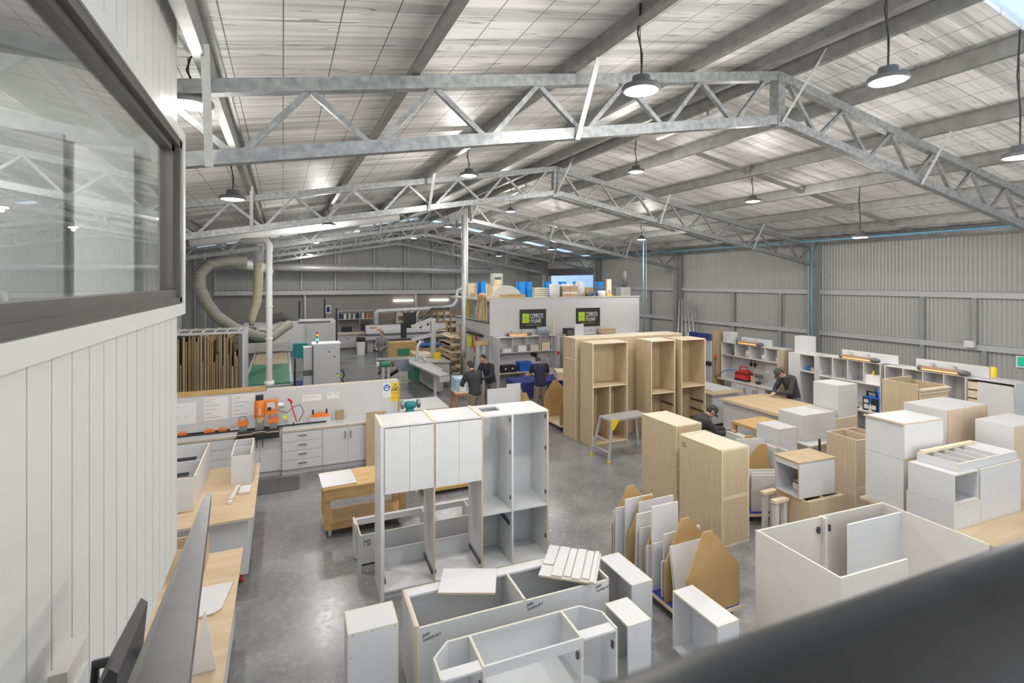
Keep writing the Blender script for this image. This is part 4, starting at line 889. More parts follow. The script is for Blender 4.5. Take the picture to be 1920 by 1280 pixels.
mk('carry_handle', B().tube([(-.15, 0, .28), (-.12, 0, .4), (.12, 0, .4), (.15, 0, .28)], .02, 8), 'red', o)
o = thing('cordless_drill', 'dark cordless drill standing right of the red tool bag', 'drill', (XF+.3, 10.6, .902), R(-90))
mk('battery', bx(-.05, -.05, 0, .05, .05, .07), 'black', o); mk('grip', B().bar((0, 0, .07), (-.02, 0, .2), .05, .05), 'bluegrey', o); mk('motor', B().tube([(-.1, 0, .23), (.1, 0, .23), (.17, 0, .23)], [.045, .045, .02], 12), 'dgrey', o)
one('yellow_case', 'tan yellow tool block between the bag and the drill', 'case', B().box(0, 0, 0, .2, .15, .2).box(.22, .02, 0, .3, .12, .15), 'ply', (XF+.3, 10.86, .902), R(-90))
one('ear_muffs', 'black ear muffs hanging under the pigeonholes', 'ear muffs', B().ball((-.07, 0, 0), (.03, .05, .06)).ball((.07, 0, 0), (.03, .05, .06)).tube([(-.08, 0, .04), (-.06, 0, .13), (.06, 0, .13), (.08, 0, .04)], .01, 8), 'black', (XF+.55, 11.0, 1.38), R(-90), smooth=True)
one('pinned_paper', 'white paper pinned on the back panel under the pigeonholes', 'paper', B().box(0, 0, 0, .36, .004, .26).box(.18, -.002, .02, .28, 0, .06, 1), ['signwhite', 'lgrey'], (XF+.59, 10.6, 1.2), R(-90))
one('air_hose', 'blue coiled air hose with red plug at the left end of the bench', 'hose', B().tube([(XF-.02, 11.88, 1.5), (XF-.02, 11.9, 1.2), (XF-.02, 11.9, .9)], .012, 6).tube([(XF-.02, 11.9, .9), (XF+.05, 11.6, 1.15), (XF+.2, 11.3, 1.22)], .012, 6).tube([(XF-.02, 11.88, 1.45), (XF-.02, 11.88, 1.6)], .03, 8, m=1), ['blue', 'red'], smooth=True)
for lab, y, m_, h_ in (('dark bottle in the first pigeonhole', 11.48, 'dgrey', .26), ('cream jug in the second pigeonhole', 10.95, 'warmwhite', .22), ('white tub in the third pigeonhole', 10.4, 'paper', .16), ('grey bag in the fourth pigeonhole', 9.95, 'lgrey', .14)):
    one('jar', lab, 'jar', B().lathe([(.06, 0), (.065, h_*.7), (.03, h_*.85), (.03, h_)], 12), m_, (XF+.3, y, 1.622), smooth=True, group='jars in the pigeonholes')
one('white_carton', 'white carton on top of the left end of the pigeonhole unit', 'box', bx(0, 0, 0, .28, .3, .3), 'white', (XF+.2, 11.8, 2.002), R(-90))
one('round_tin', 'grey round tin beside the white carton on the pigeonhole unit', 'tin', B().tube([(0, 0, .1), (0, .12, .1)], .1, 16), 'column', (XF+.4, 11.35, 2.002), R(-90))
# tall cupboard and second hutch
o = carc('tall_cupboard', 'tall white cupboard with two small open shelves between the right benches', 'cabinet', (XF-.05, 9.35, 0), .72, .6, 2.0, R(-90), shelves=((.3, .7, 1.55),), div=(.3,))
mk('door', bx(.0, -.02, 0, .3, -.001, 1.98), 'white', o)
one('white_carton', 'tall white carton on top of the tall cupboard', 'box', bx(0, 0, 0, .36, .32, .42), 'white', (XF+.1, 9.3, 2.002), R(-90))
one('blue_box', 'small blue and tan box on the tall cupboard shelf', 'box', B().box(0, 0, 0, .12, .08, .1).box(.13, 0, 0, .22, .08, .09, 1), ['blue', 'card'], (XF+.1, 8.98, 1.57), R(-90))
XG = 12.1
rbench(XG, 8.6, 3.9, lab='white worktop of the long right bench behind the white boxes', segs=((0, .9, 'doors', 2, 'white cupboard of the long right bench, left'), (1.5, .9, 'drawers', 3, 'white drawers of the long right bench')))
hutch('white pigeonhole unit with glowing heater above the tall white box', (XG+.15, 8.66, 0), 1.48, 2.0, 1.5, 4)
hutch('white pigeonhole unit at far right with heater and drawers', (XG+.15, 7.1, 0), 1.5, 1.98, .95, 4)
heater('glowing radiant heater on the middle pigeonhole unit', (XG+.18, 7.72, 2.0), R(-90)); heater('glowing radiant heater on the far right pigeonhole unit', (XG+.18, 6.05, 1.98), R(-90))
one('heater_board', 'white board behind the middle heater', 'board', bx(0, 0, 0, 1.25, .02, .2), 'white', (XG+.3, 8.15, 2.002), R(-90)); one('heater_board', 'white board behind the far right heater', 'board', bx(0, 0, 0, 1.25, .02, .22), 'white', (XG+.3, 6.55, 1.982), R(-90))
for lab, y, m_, h_ in (('white and green spray bottle on the middle pigeonhole shelf', 7.95, 'warmwhite', .22), ('cream glue bottle on the middle pigeonhole shelf', 7.58, 'oaktop', .26), ('yellow glue bottle on the middle pigeonhole shelf', 7.42, 'yellow', .3), ('white tub beside the yellow bottle', 7.3, 'white', .16)):
    one('bottle', lab, 'bottle', B().lathe([(.05, 0), (.055, h_*.65), (.02, h_*.85), (.02, h_)], 12), m_, (XG+.3, y, 1.502), smooth=True)
one('paper_stack', 'stack of white papers on the right of the middle pigeonhole shelf', 'papers', bx(0, 0, 0, .32, .22, .2), 'paper', (XG+.2, 7.56-.02, 1.502), R(-90))
o = thing('jobsite_radio', 'black and blue jobsite speaker on the long right bench', 'radio', (XG+.2, 7.38, .902), R(-90))
mk('body', bx(-.16, -.1, 0, .16, .1, .3), 'black', o); mk('panel', B().box(-.13, -.105, .04, -.03, -.1, .14).box(-.13, -.105, .17, -.03, -.1, .25).box(.04, -.105, .04, .13, -.1, .14), 'lgrey', o)
mk('carry_handle', B().box(-.13, -.02, .3, -.1, .02, .42).box(.1, -.02, .3, .13, .02, .42).box(-.13, -.02, .4, .13, .02, .43), 'black', o); mk('blue_trim', B().box(-.16, -.104, .29, .16, .1, .31).box(0, -.104, .15, .03, -.1, .29), 'blue', o)
one('white_bottle', 'small white bottle before the jobsite speaker', 'bottle', B().lathe([(.03, 0), (.03, .1), (.01, .13), (.01, .17)], 10), 'white', (XG+.08, 7.36, .902))
one('blue_tray', 'flat blue tray on the right bench', 'tray', bx(0, 0, 0, .25, .15, .03), 'blue', (XG+.1, 5.75, .902), R(-90))
one('hand_tool', 'navy tool lying on the bench left of the speaker', 'tool', bx(0, 0, 0, .35, .1, .03), 'cloth', (XG+.06, 8.0, .902), R(-90))
one('air_hose', 'blue air hose looping over the jobsite speaker', 'hose', B().tube([(XG+.2, 7.3, 1.22), (XG+.1, 7.26, 1.42), (XG, 7.16, 1.46), (XG-.03, 7.1, 1.2), (XG-.03, 7.12, .85)], .014, 6), 'blue', smooth=True)
one('glass_jar', 'clear jars with red lid at the end of the far right pigeonholes', 'jar', B().lathe([(.07, 0), (.07, .16), (.05, .18), (.05, .22)], 12).box(.08, -.05, .2, .13, .0, .28, 1), ['paleblue', 'red'], (XG+.3, 5.75, .952), smooth=False)
o = thing('drawer_chest', 'chest of six pale timber drawers at the end of the right bench', 'drawers', (XG+.12, 5.58, .902), R(-90))
mk('case', B().box(-.02, 0, 0, 0, .5, 1.07).box(.72, 0, 0, .74, .5, 1.07).box(0, .0, 1.05, .72, .5, 1.07).box(0, .48, 0, .72, .5, 1.05), 'white', o)
for k in range(6): q = mk('drawer', bx(.01, .02, .03+.165*k, .71, .46, .165+.165*k), 'palewood', o); mk('pull', bx(.2, .015, .14+.165*k, .5, .02, .158+.165*k), 'black', q)
one('leaning_board', 'big pale board leaning at the end of the right bench', 'board', B().prism([(0, 0), (.72, 0), (.58, 1.95), (.06, 1.95)], 0, .02, ax=1), 'lgrey', (XG-.1, 5.36, 0), R(-94))
one('bollard', 'yellow tube standing behind the leaning pale board', 'bollard', B().tube([(XG+.75, 5.42, 0), (XG+.75, 5.42, 2.15)], .05, 14), 'yellow', smooth=True)
o = thing('exit_sign', 'green exit sign on the right wall at the picture edge', 'sign', (XR-.05, 6.27, 1.82), R(-90))
mk('plate', bx(0, -.01, 0, .6, .02, .28), 'signwhite', o); mk('green_panel', bx(.03, -.014, .03, .57, -.01, .25), 'exitgreen', o)
one('junction_box', 'white electrical box on the lower wall rail at right', 'box', bx(0, -.05, 0, .2, .05, .16), 'whiteplastic', (XR-.2, 7.2, 2.2), R(-90))
# rack of sash clamps and standing lengths by the wall behind the wardrobes
o = thing('clamp_rack', 'white board on which the sash clamps hang behind the wardrobes', 'rack', (11.95, 12.0, 0), R(-90))
mk('board', bx(-1.0, .1, 0, .05, .13, 2.2), 'white', o)
c0 = None
for k in range(8):
    if c0 is None:
        c0 = thing('sash_clamp', 'long sash clamp with dark blue head hanging on the white rack', 'clamp', (12.03, 12.8, .75), R(-90), 'sash clamps on the rack')
        mk('bar', bx(-.015, -.02, 0, .015, .02, 1.5), 'alu', c0); mk('head', bx(-.04, -.06, 1.28, .04, .03, 1.48), 'cloth', c0); mk('jaw', bx(-.035, -.06, .5, .035, .03, .62), 'black', c0)
    else: dup(c0, (12.03, 12.8-.115*k, .75))
one('brown_board', 'brown board standing right of the clamp rack', 'board', bx(0, 0, 0, .46, .03, 2.35), 'brown', (12.05, 11.9, 0))
for k in range(5): one('steel_length', 'pale steel length leaning in the corner by the far column', 'tube', B().tube([(14.6+.1*k, 16.4-.22*k, 0), (15.25+.05*k, 16.9-.1*k, 3.05+.06*(k % 3))], .03, 8), 'alu', group='steel lengths by the column', smooth=True)
# ------------------------------------------------------------------ mezzanine block
MY = 15.8
o = thing('mezzanine', 'white boxed mezzanine with two dark signs, back centre', 'mezzanine', (0, 0, 0))
mk('parapet_front', bx(6.24, MY, 1.95, 12.3, MY+.05, 3.27, 0), 'white', o); mk('parapet_cap', bx(6.2, MY-.02, 3.27, 12.34, MY+.09, 3.3), 'pedge', o)
mk('front_wall', bx(6.24, MY+.02, 0, 12.3, MY+.07, 1.95), 'white', o); mk('side_wall', bx(6.245, MY+.071, 0, 6.3, 19.4, 2.459), 'white', o)
mk('side_back', bx(7.0, MY+.05, 2.5, 7.05, 19.4, 3.25), 'white', o); mk('side_ledge', bx(6.15, MY+.071, 2.46, 7.0, 19.4, 2.5, 0, 1), ['white', 'dgrey'], o); mk('end_wall', bx(12.25, MY+.071, 0, 12.298, 20, 3.185), 'white', o)
mk('deck', bx(6.2, MY+.051, 3.19, 12.3, 20, 3.25, 0), 'pedge', o)
one('air_line', 'blue air line along the bottom of the mezzanine parapet', 'pipe', B().tube([(6.2, 19.2, 2.15), (6.2, MY-.02, 2.02), (8.3, MY-.03, 1.98), (12.3, MY-.03, 1.9)], .014, 6), 'bluegrey', smooth=True)
for x, lab in ((7.32, 'left dark sign with green window squares on the mezzanine'), (9.53, 'right dark sign with green window squares on the mezzanine')):
    o = thing('company_sign', lab, 'sign', (x, MY-.012, 2.23)); w_, h_ = 1.0, .66
    mk('plate', bx(0, -.012, 0, w_, .01, h_), 'signdark', o); 
    for i in range(2):
        for j in range(2): mk('green_square', bx(.09+.135*i, -.016, .2+.165*j, .215+.135*i, -.012, .355+.165*j), 'lime', o)
    text('lettering', 'COMPLETE', .235, 'signwhite', o, (.385, -.014, .35), FRONT, .44); text('lettering', 'STYLE JOINERY', .165, 'signwhite', o, (.385, -.014, .2), FRONT, .385)
    mk('underline', bx(.2, -.015, .125, .8, -.012, .133), 'lime', o); mk('underline_glow', bx(.25, -.0155, .122, .42, -.0125, .136), 'orange', o)
# things stored on the mezzanine
for k, (x, y) in enumerate(((6.40, 17.0), (7.92, 17), (8.24, 17.05), (9.03, 17.0), (9.77, 17.2), (10.28, 17), (11.3, 17))):
    one('rack_post', ['leftmost', 'second', 'third', 'fourth', 'fifth', 'sixth', 'rightmost'][k]+' bright blue rack post on the mezzanine', 'rack post', B().box(-.03, -.1, 0, .03, .1, .58).box(-.1, -.12, 0, .1, -.08, .58).box(-.1, .08, 0, .1, .12, .58), 'rackblue', (x, y, 3.252), .3, 'blue rack posts')
for k in range(5): one('stacked_plank', 'pale plank stacked between two blue posts on the mezzanine', 'plank', bx(0, 0, 0, .56, .5, .06, 0, 1), ['palewood', 'pedge'], (8.37, 16.75, 3.252+.075*k), 0, 'planks between the blue posts')
for k, (x, y, w_, h_) in enumerate(((6.3, 18.3, .45, .52), (7.0, 19.0, .9, .5), (7.2, 17.9, .8, .42), (6.5, 17.5, .3, .5))):
    one('board_pile', ['square end of a pale board pile at the left mezzanine corner', 'pale board pile behind the leftmost blue post', 'low pale board pile behind the round board', 'short board pile left of the blue post'][k], 'board pile', bx(0, 0, 0, w_, .5, h_, 0, 1), ['pedge', 'palewood'], (x, y, 3.252))
one('round_board', 'large grey half-round board standing on the mezzanine edge', 'board', B().prism([(.565*math.cos(math.pi*k/16), .46*math.sin(math.pi*k/16)) for k in range(17)], 0, .03, ax=1, e=1), ['lgrey', 'white'], (6.95, MY+.25, 3.252))
one('timber_offcut', 'long tan timber lying on the parapet cap', 'timber', B().box(0, 0, 0, .95, .08, .1).box(-.32, 0, 0, 0, .08, .1, 1), ['pine', 'palewood'], (6.6, MY, 3.302))
one('stick_rack', 'small rack of stacked sticks behind the round board', 'rack', B().box(0, 0, 0, .05, .3, .9).box(.35, 0, 0, .4, .3, .9).box(.051, 0.001, .75, .349, .299, .9).box(.04, 0, .1, .36, .3, .66, 1), ['brace', 'palewood'], (7.45, 18.5, 3.252))
for k in range(2): one('cardboard_box', ['left', 'right'][k]+' brown carton with white tape on the mezzanine edge', 'carton', B().box(0, 0, 0, .3, .3, .42).box(-.002, -.002, .16, .302, 0, .21, 1), ['card', 'paper'], (9.08+.31*k, MY+.15, 3.252))
one('dust_bag', 'pale bag-topped drum right of the stacked planks', 'drum', B().lathe([(.18, 0), (.2, .2), (.2, .48), (.18, .5)], 18), 'lgrey', (8.86, 16.15, 3.252), smooth=True)
one('steel_drum', 'white cylinder lying behind the cartons', 'drum', B().lathe([(.3, 0), (.3, .46), (.28, .5)], 20), 'whiteplastic', (9.75, 16.7, 3.252), smooth=True)
one('dust_bag', 'grey sack right of the cartons', 'sack', B().ball((0, 0, .33), (.2, .18, .3), 14), 'lgrey', (9.98, 16.3, 3.252), smooth=True)
one('machine_part', 'black metal fitting beside the sack', 'fitting', B().tube([(0, 0, .1), (.4, 0, .16)], .07, 10).box(.05, -.1, 0, .3, .1, .08), 'dgrey', (10.2, 16.2, 3.252))
one('machine_part', 'black metal fitting between drum and cartons', 'fitting', B().tube([(0, 0, .12), (.22, 0, .2)], .06, 10).box(0, -.1, 0, .2, .1, .1), 'dgrey', (9.02, 16.55, 3.252))
one('board_pile', 'brown board pile behind the black fitting', 'board pile', bx(0, 0, 0, .75, .4, .36), 'brown', (10.4, 17.2, 3.252))
one('bucket', 'white bucket on the right part of the mezzanine', 'bucket', B().lathe([(.12, 0), (.15, .24)], 16), 'whiteplastic', (10.75, 16.0, 3.262), smooth=True)
one('timber_upright', 'pale timber upright standing in a yellow base on the mezzanine', 'timber', B().box(0, 0, .26, .18, .08, .66).box(0, 0, 0, .06, .08, .26).box(.12, 0, 0, .18, .08, .26).box(-.02, -.02, 0, .22, .1, .09, 1), ['palewood', 'yellow'], (11.0, 16.0, 3.262))
one('wire_cage', 'grey wire cage panel behind the timber upright', 'cage', (lambda b: [b.box(.08*k, 0, 0, .08*k+.02, .02, .46) for k in range(22)] and b)(B().box(0, 0, .3, 1.75, .02, .33)), 'mesh', (10.9, 16.6, 3.252))
one('cushion', 'grey padded block at the right end of the mezzanine', 'cushion', bx(0, 0, 0, .45, .3, .36), 'column', (11.6, 16.0, 3.262))
one('dark_roll', 'dark roll standing on the grey padded block', 'roll', B().tube([(0, 0, 0), (.03, 0, .3), (0, 0, .62)], .09, 12), 'dgrey', (11.92, 16.2, 3.624), smooth=True)
# left side of the mezzanine
one('rope_bundle', 'bundle of tan timber strips and cords hanging over the mezzanine side', 'bundle', (lambda b: [b.tube([(6.19+rnd.uniform(-.05, .05), 15.95+.06*k, 3.36), (6.14, 15.9+.065*k+rnd.uniform(-.1, .1), 2.54)], .022, 6, m=k % 2) for k in range(14)] and b)(B().ball((6.2, 16.4, 3.3), (.12, .4, .16), 12)), ['pine', 'palewood'])
one('spirit_level', 'long yellow level standing at the mezzanine side', 'level', bx(6.35, 18.35, 2.5, 6.41, 18.42, 3.22), 'yellow')
one('hanging_cord', 'dark cords crossing on the mezzanine side wall', 'cord', B().tube([(6.9, 17.9, 3.2), (6.6, 17.4, 2.6)], .012, 6).tube([(6.9, 17.3, 3.2), (6.6, 17.9, 2.6)], .012, 6), 'dgrey')
def broom(label, y, head, zt, col):
    o = thing('broom', label, 'broom', (6.2, y, 0)); mk('pole', B().tube([(-.14, 0, .0), (-.02, 0, zt)], .014, 8), 'palewood', o)
    mk('head', head, col, o)
broom('broom with lime head hanging upside down on the mezzanine side', 17.6, B().prism([(-.16, 1.5), (.16, 1.5), (.2, 1.75), (.12, 1.9), (-.12, 1.9), (-.2, 1.75)], -.06, .0, ax=0), 1.6, 'hivis')
broom('red dustpan hanging on the mezzanine side', 16.95, B().prism([(-.13, 1.35), (.13, 1.35), (.13, 1.65), (.04, 1.78), (.03, 1.98), (-.03, 1.98), (-.04, 1.78), (-.13, 1.65)], -.05, .0, ax=0), 1.2, 'red')
one('shovel', 'dark shovel leaning on the mezzanine side wall', 'shovel', B().tube([(6.12, 17.2, 0), (6.2, 17.2, 1.2)], .015, 8).box(6.1, 17.1, .1, 6.13, 17.3, .4), 'dgrey')
one('black_rail', 'black tool rail on the mezzanine side wall', 'rail', bx(6.16, 16.4, 1.95, 6.24, 18.0, 2.02), 'black')
one('paper_rolls', 'grey rolls on a timber stand at the mezzanine corner', 'rolls', B().tube([(0, 0, .0), (0, 0, 1.75)], .09, 10).tube([(.2, 0, 0), (.2, 0, 1.75)], .09, 10).box(-.12, -.12, 1.75, .32, .12, 1.88, 1), ['alu', 'pine'], (5.86, MY+.1, 0))
# mezzanine bench
carc('overhead_shelf', 'white four-bay shelf on the front of the mezzanine', 'shelf', (6.32, 15.38, 1.5), 2.15, .4, .52, 0, div=(.55, 1.07, 1.58))
one('shelf_side', 'white side panel at the left of the mezzanine bench', 'panel', bx(0, 0, 0, .02, .6, 2.02), 'white', (6.3, 15.15, 0)); one('shelf_side', 'white side panel at the right of the mezzanine bench', 'panel', bx(0, 0, 0, .02, .6, 2.02), 'white', (8.48, 15.15, 0))
one('worktop', 'white worktop of the mezzanine bench', 'worktop', bx(0, 0, .868, 2.15, .6, .9, 0, 1), WE, (6.32, 15.15, 0))
unit('white drawer unit under the mezzanine bench', (7.25, 15.2, 0), 1.2, .5, .868, 'drawers', 3)
heater('radiant heater above the mezzanine bench', (7.2, 15.66, 2.02), 0); heater('unlit radiant heater at the right of the mezzanine front', (9.95, 15.66, 1.96), 0, 0)
one('blue_tub', 'blue round tub on top of the mezzanine shelf', 'tub', B().lathe([(.2, 0), (.24, .26)], 18), 'bluegrey', (8.1, 15.55, 2.03), smooth=True)
one('timber_upright', 'thin timber stick standing beside the blue tub', 'timber', bx(0, 0, 0, .06, .04, .6), 'palewood', (8.45, 15.5, 2.03))
one('air_dropper', 'blue hose hanging in front of the mezzanine shelf', 'hose', B().tube([(8.18, 15.1, 2.0), (8.18, 15.12, 1.15), (8.5, 15.1, .95)], .014, 6), 'bluegrey', smooth=True)
one('red_plug', 'red plug and cable on the right side panel of the mezzanine bench', 'plug', B().box(-.04, -.02, 0, .04, .02, .1).tube([(0, 0, 0), (.05, 0, -.45)], .01, 6, m=1), ['red', 'bluegrey'], (8.42, 15.1, 1.4))
one('black_toolbox', 'black lidded toolbox on the mezzanine bench', 'toolbox', B().box(0, 0, 0, .55, .3, .16).box(.02, .01, .16, .53, .29, .22).box(.12, -.01, .1, .18, 0, .15, 1).box(.36, -.01, .1, .42, 0, .15, 1), ['black', 'lgrey'], (6.4, 15.2, .902))
one('storage_bin', 'blue plastic bin on the mezzanine bench', 'bin', B().prism([(.0, 0), (.36, 0), (.4, .29), (-.04, .29)], 0, .28, ax=1).box(-.05, -.02, .27, .41, .3, .3), 'blue', (7.08, 15.22, .902))
for k, (x, m_, h_) in enumerate(((6.55, 'paper', .12), (7.1, 'paper', .2), (7.55, 'pedge', .2), (7.98, 'palewood', .26))): one('small_item', ['white tray in the first bay of the mezzanine shelf', 'white paper stack in the second bay of the mezzanine shelf', 'cream box in the third bay of the mezzanine shelf', 'tan box in the fourth bay of the mezzanine shelf'][k], 'box', bx(0, 0, 0, .3, .25, h_), m_, (x, 15.42, 1.522))
one('black_holder', 'black tool holder under the mezzanine shelf', 'holder', B().box(0, 0, 0, .1, .06, .1).box(.12, 0, -.06, .22, .06, .08), 'black', (7.75, 15.77, 1.3))
one('stone_disc', 'grey round disc leaning at the right of the mezzanine bench', 'disc', B().tube([(0, 0, .18), (0, .04, .18)], .18, 22), 'column', (7.95, 15.25, .902))
one('long_board', 'thin brown board leaning right of the mezzanine bench', 'board', bx(0, 0, 0, .1, .03, 2.05), 'brown', (8.72, 15.3, 0)); one('long_board', 'grey board leaning right of the brown one', 'board', bx(0, 0, 0, .2, .03, 1.6), 'lgrey', (8.86, 15.35, 0))
one('black_speaker', 'black box on the ledge behind the oak wardrobes', 'speaker', B().box(0, 0, 0, .3, .25, .28).box(.05, -.01, .05, .25, 0, .23, 1), ['black', 'dgrey'], (8.85, 15.3, 1.952)); one('white_board', 'white board standing right of the black box', 'board', bx(0, 0, 0, .34, .03, .42), 'signwhite', (9.2, 15.3, 1.952))
one('cardboard_box', 'flat cardboard box behind the oak wardrobes', 'carton', bx(0, 0, 0, .6, .3, .18), 'card', (10.35, 15.4, 1.98))
bench('shelf bench along the mezzanine front behind the wardrobes', 8.7, 15.1, 3.4, .68, 1.95, inset=.02, top='white')
# blue table with tan box
o = thing('covered_table', 'table under a navy blue cloth before the mezzanine bench', 'table', (6.2, 13.45, 0)); mk('cloth_cover', B().prism([(0, .45), (.05, .86), (.12, .9), (1.9, .9), (2.0, .86), (2.0, .45)], 0, 1.0, ax=1), 'cloth', o)
for x in (.1, 1.8):
    for y in (.1, .85): mk('leg', bx(x, y, 0, x+.06, y+.06, .5), 'dgrey', o)
one('wooden_box', 'pale wooden drawer box lying on the navy cloth', 'drawer', B().box(0, 0, 0, .75, .7, .24).box(.42, -.004, .03, .75, 0, .21, 1), ['palewood', 'black'], (7.45, 13.4, .905), -.35)
trolley('mdf panel trolley beside the left oak wardrobe', (6.5, 11.55, 0), 0, .95, .8, 2, .55, .98, .35, carpet=False)
o = trolley('mdf panel trolley behind the white panels and the tall white cabinet', (4.75, 11.6, 0), R(-12), .7, .95, 2, .5, .95, .7, carpet=False)
for k, (x, y, w_, h_, lab) in enumerate(((4.27, 11.08, .68, 1.38, 'front'), (4.93, 11.5, .36, 1.37, 'rear'))): one('stored_panel', lab+' white panel standing behind the tall white cabinet', 'panel', bx(0, 0, 0, w_, .02, h_, 0, 1), WP, (x, y-.12, .16 if 0 else .0), -.05, 'white panels behind the tall cabinet')
# orange steel stand with pale blue carton
o = thing('orange_stand', 'orange steel stand left of the person in the dark jacket', 'stand', (4.35, 13.55, 0), -.1)
mk('top', bx(0, 0, .74, .75, .75, .77), 'palewood', o)
for x in (0, .71):
    for y in (0, .71): mk('leg', bx(x, y, 0, x+.04, y+.04, .74), 'dorange', o)
for z in (.08, .69): mk('brace', B().box(0, 0, z, .75, .04, z+.04).box(0, .71, z, .75, .75, z+.04).box(0, 0, z, .04, .75, z+.04).box(.71, 0, z, .75, .75, z+.04), 'dorange', o)
one('blue_carton', 'pale blue carton on the orange stand', 'carton', B().box(0, 0, 0, .5, .6, .34).box(.12, -.005, .0, .3, 0, .2, 1).box(.1, .1, .34, .42, .3, .35, 2), ['paleblue', 'signwhite', 'paper'], (4.4, 13.75, .772), -.1)
one('black_jug', 'black container beside the pale blue carton', 'container', bx(0, 0, 0, .14, .2, .36), 'black', (4.92, 13.65, .772), -.1)
# ------------------------------------------------------------------ board rack, machines at the back left
o = thing('board_rack', 'white steel rack full of upright brown boards at left', 'rack', (0, 0, 0))
for x in (-.92, -2.55):
    for y in (15.0, 16.2): mk('post', bx(x-.035, y-.035, 0, x+.035, y+.035, 2.58), 'lgrey', o)
for y in (15.0, 16.2): mk('rail', bx(-2.55, y-.03, 2.5, -.92, y+.03, 2.56), 'lgrey', o)
for k in range(6): mk('cross_bar', B().tube([(-2.4+.27*k, 15, 2.56), (-2.4+.27*k, 16.2, 2.56)], .018, 8), 'lgrey', o)
mk('base', bx(-2.55, 15, .05, -.92, 16.2, .12), 'lgrey', o)
x = -2.46; k = 0
while x < -1.04:
    t_ = rnd.choice((.016, .025, .032, .036)); h_ = rnd.choice((2.2, 2.28, 2.33, 2.36)) if rnd.random() < .72 else rnd.uniform(1.5, 1.95)
    one('upright_board', 'brown board standing on edge in the white rack', 'board', bx(0, 0, 0, t_, .9, h_, 0, 1), [rnd.choice(('brown', 'brown', 'mdf', 'dgrey')), rnd.choice(('brown', 'brown', 'brown', 'edge'))], (x, 15.02+rnd.uniform(0, .1), .122), 0, 'boards in the rack')
    x += t_+rnd.uniform(.005, .026)
o = thing('nesting_machine', 'grey nesting router with long green outfeed belt, back left', 'machine', (0, 0, 0))
mk('belt', bx(-.98, 16.4, .84, .2, 20.2, .9), 'green', o); mk('slatted_bed', (lambda b: [b.box(-.95, 20.25+.2*k, .86, .18, 20.4+.2*k, .9, k % 2) for k in range(16)] and b)(B()), ['ply', 'oakred'], o)
mk('bed_frame', B().box(-1.05, 16.3, .1, .28, 16.4, .86).box(-1.05, 16.4, .1, -.98, 23.4, .9).box(.2, 16.4, .1, .28, 23.4, .9), 'mgrey', o)
mk('housing', bx(-1.5, 23.6, .9, .9, 25.0, 2.05), 'lgrey', o); mk('housing_lower', bx(-1.7, 23.8, 0, 1.6, 25.0, .9), 'mgrey', o); mk('side_housing', bx(.9, 23.5, .55, 2.1, 25.2, 2.05), 'mgrey', o); mk('top_vent', B().box(.3, 23.6, 2.05, 2.1, 24.8, 2.16).box(.6, 23.55, 2.08, 1.9, 23.6, 2.13, 1), ['lgrey', 'dgrey'], o)
mk('spindle_cover', B().tube([(-.6, 24, 2.2), (.0, 24, 2.35), (.6, 24, 2.1)], .2, 12), 'dgrey', o); mk('pressure_bar', B().tube([(-.95, 23.3, 1.0), (.15, 23.3, 1.0)], .05, 10), 'alu', o)
mk('teal_guard', B().prism([(.35, .95), (.35, 1.5), (.8, 1.5), (1.35, 1.12), (1.3, 1.02), (.9, .95)], 21.0, 21.4, ax=1), 'teal', o)
mk('blue_tray', bx(.32, 18.0, .45, .8, 18.8, .5), 'cloth', o)
mk('guard_panel', bx(-1.0, 22.9, .9, .3, 22.92, 1.35), 'fence', o)
for x in (-1.1, .33): mk('guard_post', bx(x-.03, 16.24, 0, x+.02, 16.29, 1.6 if x > 0 else 1.3), 'black', o)
one('router_head', 'dark router head below the tan hose', 'machine head', B().box(-1.12, 18.4, 1.9, -.78, 18.8, 2.35).tube([(-.7, 18.6, 2.3), (-.45, 18.6, 2.28), (-.36, 18.6, 2.1)], .09, 10, m=1).box(-1.5, 18.5, 1.86, -.45, 18.7, 1.9), ['dgrey', 'duct'])
for k, (x, z) in enumerate(((.75, 2.9), (2.0, 3.0), (2.6, 2.5))): one('fence_post', ['left', 'middle', 'right'][k]+' black guard fence post behind the router', 'fence', bx(x*.93, 27.0, 0, x*.93+.08, 27.08, z), 'black')
o = thing('control_cabinet', 'grey electrical cabinet with stack light, left of the aisle', 'cabinet', (.74, 14.5, 0))
mk('body', bx(0, 0, 0, .66, .5, 2.17), 'lgrey', o); mk('door', bx(.01, -.02, .08, .65, -.001, 2.13), 'mgrey', o); mk('top_cap', bx(-.03, -.04, 2.17, .69, .52, 2.2), 'whiteplastic', o)
mk('warning_label', B().box(.37, -.024, 1.95, .42, -.02, 1.99).box(.37, -.024, 1.9, .42, -.02, 1.94, 1), ['signblue', 'yellow'], o); mk('warning_label', B().box(.55, -.024, 1.32, .64, -.02, 1.35, 1).box(.57, -.024, 1.36, .61, -.02, 1.39), ['signblue', 'yellow'], o); mk('lock', bx(.5, -.03, 1.82, .54, -.02, 1.86), 'dgrey', o)
mk('beacon', B().tube([(.1, .1, 2.2), (.1, .1, 2.27)], .022, 12), 'dgrey', o); 
for z0, m_ in ((2.27, 'glow_g'), (2.33, 'mgreen'), (2.39, 'glow_o'), (2.45, 'red')): mk('beacon_segment', B().tube([(.1, .1, z0), (.1, .1, z0+.06)], .03, 14), m_, o)
mk('plug_cable', B().tube([(.7, .1, 1.45), (.76, .05, 1.4), (.78, .05, 1.3), (.72, .05, 1.2), (.8, .05, 1.05)], .02, 8), 'black', o)
